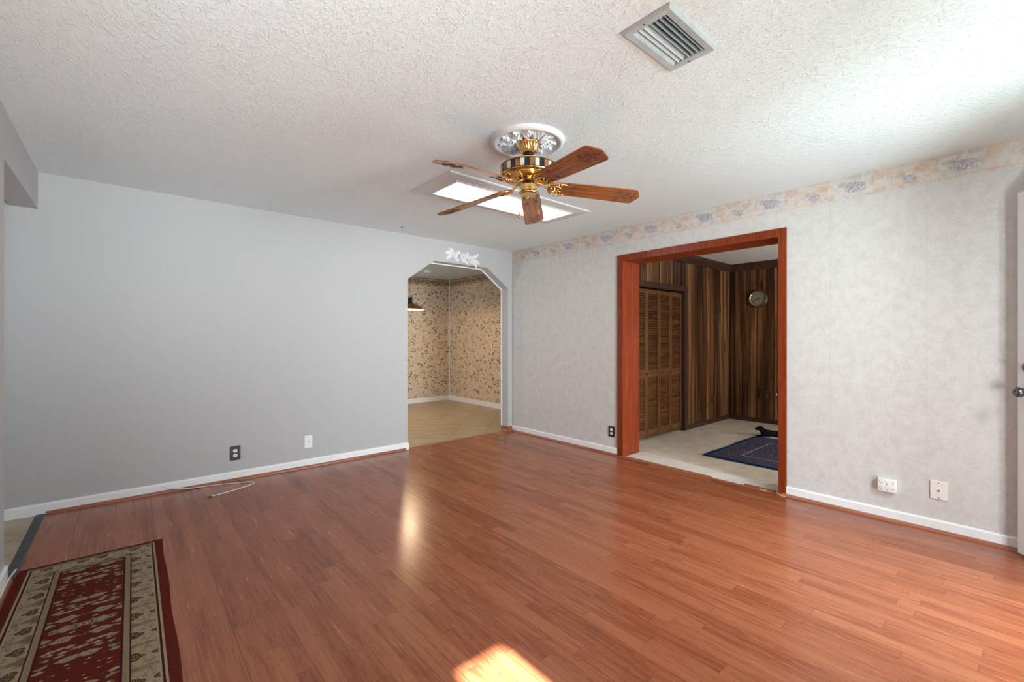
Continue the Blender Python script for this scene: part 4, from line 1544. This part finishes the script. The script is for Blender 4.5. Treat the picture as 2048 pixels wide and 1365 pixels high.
# ------------------------------------------------------------ smoke detector, pendant lamp in the dining room
o = MB().lathe([(0.0, 0.0), (0.074, 0.0), (0.074, -0.006), (0.070, -0.010), (0.066, -0.010), (0.064, -0.030), (0.054, -0.036), (0.030, -0.037), (0.028, -0.034), (0, -0.034)], 40).build('smoke_detector', 'ivory', None, smooth=35, loc=(4.04, 6.92, DH))
tag(o, 'round smoke detector on the dining room ceiling seen through the archway', 'smoke detector')
PX, PY, PZ = 3.385, 6.36, 1.715
pd = thing('pendant_lamp', 'lit brass pendant lamp with a black socket hanging beyond the archway', 'pendant lamp', (PX, PY, PZ))
MB().tube([(0, 0, 0.19), (0, 0, DH - PZ - 0.02)], 0.0035, 8).build('cord', 'black', pd)
MB().lathe([(0.0, DH - PZ), (0.055, DH - PZ), (0.05, DH - PZ - 0.015), (0.012, DH - PZ - 0.028), (0, DH - PZ - 0.028)], 32).build('ceiling_cup', 'brass', pd, smooth=40)
MB().lathe([(0.0, 0.195), (0.028, 0.193), (0.034, 0.180), (0.036, 0.115), (0.046, 0.098), (0.03, 0.092), (0, 0.092)], 32).build('socket', 'black', pd, smooth=40)
shp = [(0.040, 0.100), (0.075, 0.092), (0.115, 0.078), (0.155, 0.055), (0.185, 0.030), (0.203, 0.008), (0.214, 0.002), (0.2155, -0.002)]
sd = MB().lathe(shp + [(0.2130, -0.001)], 56, cap=False).build('lamp_shade', 'aged_brass', pd, smooth=60)
MB().lathe([(r - 0.0025, z - 0.0025) for r, z in shp[:-1]], 56, cap=False).build('shade_lining', 'shade_in', sd, smooth=60)
bl_ = MB().ball((0, 0, 0.040), 0.032, 10, sc3=(1, 1, 1.2)).build('bulb', 'bulb', pd, smooth=60)
ld = bpy.data.lights.new('pendant_light', 'POINT')
ld.energy = 38
ld.color = (1.0, 0.74, 0.44)
ld.shadow_soft_size = 0.035
lo_ = bpy.data.objects.new('pendant_light', ld)
C.objects.link(lo_)
lo_.location = (PX, PY, PZ - 0.01)

# ------------------------------------------------------------ dog and chair in the den


def skin(name, pts, edges, mat, parent=None, sub=2, label=None, cat=None, loc=(0, 0, 0), rot=0):
    me = bpy.data.meshes.new(name)
    me.from_pydata([p[:3] for p in pts], edges, [])
    o = bpy.data.objects.new(name, me)
    C.objects.link(o)
    sk = o.modifiers.new('skin', 'SKIN')
    for i, p in enumerate(pts):
        sv = me.skin_vertices[0].data[i]
        r_ = p[3]
        sv.radius = (r_, r_ if len(p) < 5 else p[4])
    me.skin_vertices[0].data[0].use_root = True
    ss = o.modifiers.new('sub', 'SUBSURF')
    ss.levels = sub
    ss.render_levels = sub
    dg = bpy.context.evaluated_depsgraph_get()
    m2 = bpy.data.meshes.new_from_object(o.evaluated_get(dg))
    o.modifiers.clear()
    o.data = m2
    m2.materials.clear()
    m2.materials.append(M[mat])
    for p in m2.polygons:
        p.use_smooth = True
    o.location = loc
    o.rotation_euler = (0, 0, rot)
    if parent:
        o.parent = parent
    if label:
        tag(o, label, cat)
    return o


# lying dog, local +x towards the nose
dp = [(-0.20, 0, 0.040, 0.034), (-0.10, 0, 0.044, 0.037), (0.0, 0, 0.050, 0.042), (0.055, 0, 0.058, 0.044), (0.085, 0, 0.085, 0.036), (0.098, 0, 0.112, 0.034), (0.120, 0, 0.116, 0.032), (0.148, 0, 0.104, 0.021), (0.176, 0, 0.098, 0.016),
      (0.07, 0.030, 0.020, 0.014), (0.115, 0.032, 0.011, 0.010), (0.150, 0.032, 0.009, 0.009),
      (0.07, -0.030, 0.020, 0.014), (0.115, -0.032, 0.011, 0.010), (0.150, -0.032, 0.009, 0.009),
      (-0.19, 0.036, 0.024, 0.022), (-0.12, 0.046, 0.013, 0.012), (-0.085, 0.048, 0.010, 0.010),
      (-0.19, -0.036, 0.024, 0.022), (-0.12, -0.046, 0.013, 0.012), (-0.085, -0.048, 0.010, 0.010),
      (-0.25, 0.01, 0.022, 0.013), (-0.31, 0.03, 0.010, 0.007), (-0.36, 0.05, 0.008, 0.004)]
de = [(0, 1), (1, 2), (2, 3), (3, 4), (4, 5), (5, 6), (6, 7), (7, 8), (3, 9), (9, 10), (10, 11), (3, 12), (12, 13), (13, 14), (0, 15), (15, 16), (16, 17), (0, 18), (18, 19), (19, 20), (0, 21), (21, 22), (22, 23)]
dog = skin('dog', dp, de, 'dogfur', label='small black dog lying on the beige carpet behind the blue rug', cat='dog', loc=(6.205, 2.150, 0), rot=R(136))
for f in (1, -1):
    MB().ball((0.100, f * 0.029, 0.098), 0.024, 8, sc3=(0.8, 0.35, 1.25)).build('ear', 'dogfur', dog, smooth=60)
    MB().ball((0.140, f * 0.017, 0.118), 0.004, 6).build('eye', 'black', dog, smooth=60)
MB().ball((0.176, 0, 0.104), 0.007, 6).build('nose', 'black', dog, smooth=60)

# scrolled dark metal chair mostly hidden behind the right jamb
cx_, cy_ = 6.745, 1.950
cr_ = thing('armchair', 'dark metal armchair with scrolled arm half hidden behind the right doorway jamb', 'chair', (cx_, cy_, 0))
MB().lathe([(0.0, 0.40), (0.20, 0.40), (0.215, 0.415), (0.215, 0.440), (0.19, 0.455), (0, 0.458)], 36).build('seat', 'darkwood', cr_, smooth=40)
for sx_ in (-1, 1):
    for sy_ in (-1, 1):
        MB().tube([(sx_ * 0.15, sy_ * 0.15, 0.41), (sx_ * 0.17, sy_ * 0.17, 0.2), (sx_ * 0.20, sy_ * 0.20, 0.008)], 0.010, 8).build('leg', 'nickel', cr_, smooth=50)
for sy_ in (-1, 1):
    a_ = MB()
    a_.tube(smoothpts([(0.17, sy_ * 0.16, 0.43), (0.20, sy_ * 0.22, 0.55), (0.10, sy_ * 0.25, 0.60), (-0.08, sy_ * 0.25, 0.58), (-0.17, sy_ * 0.24, 0.52), (-0.15, sy_ * 0.23, 0.46), (-0.10, sy_ * 0.21, 0.45)]), 0.010, 8)
    a_.build('arm', 'nickel', cr_, smooth=50)
b_ = MB()
b_.tube(smoothpts([(0.16, -0.15, 0.44), (0.20, -0.19, 0.75), (0.22, -0.10, 0.92), (0.22, 0.0, 0.95), (0.22, 0.10, 0.92), (0.20, 0.19, 0.75), (0.16, 0.15, 0.44)]), 0.011, 8)
for k_ in range(-2, 3):
    b_.tube([(0.17, k_ * 0.05, 0.45), (0.22, k_ * 0.05, 0.90)], 0.006, 6)
b_.build('backrest', 'nickel', cr_, smooth=50)

# splinters left at the broken threshold
random.seed(11)
for i, (x, y, s_) in enumerate(((3.968, 1.305, 0.034), (3.957, 1.262, 0.026), (3.985, 1.43, 0.030))):
    pts = [(-s_, -0.004), (-s_ * 0.2, -0.009), (s_, -0.002), (s_ * 0.6, 0.006), (-s_ * 0.5, 0.008)]
    o = MB().prism(pts, 0.0005, 0.006 + 0.004 * (i == 0)).build('wood_splinter', 'chip', None, loc=(x, y, 0.0))
    o.rotation_euler = (0, 0, (0.9, 2.1, 1.5)[i])
    tag(o, ('largest pale wood splinter at the foot of the right doorway casing', 'small pale wood splinter at the end of the right quarter round', 'thin pale wood sliver beside the broken threshold piece')[i], 'splinter')
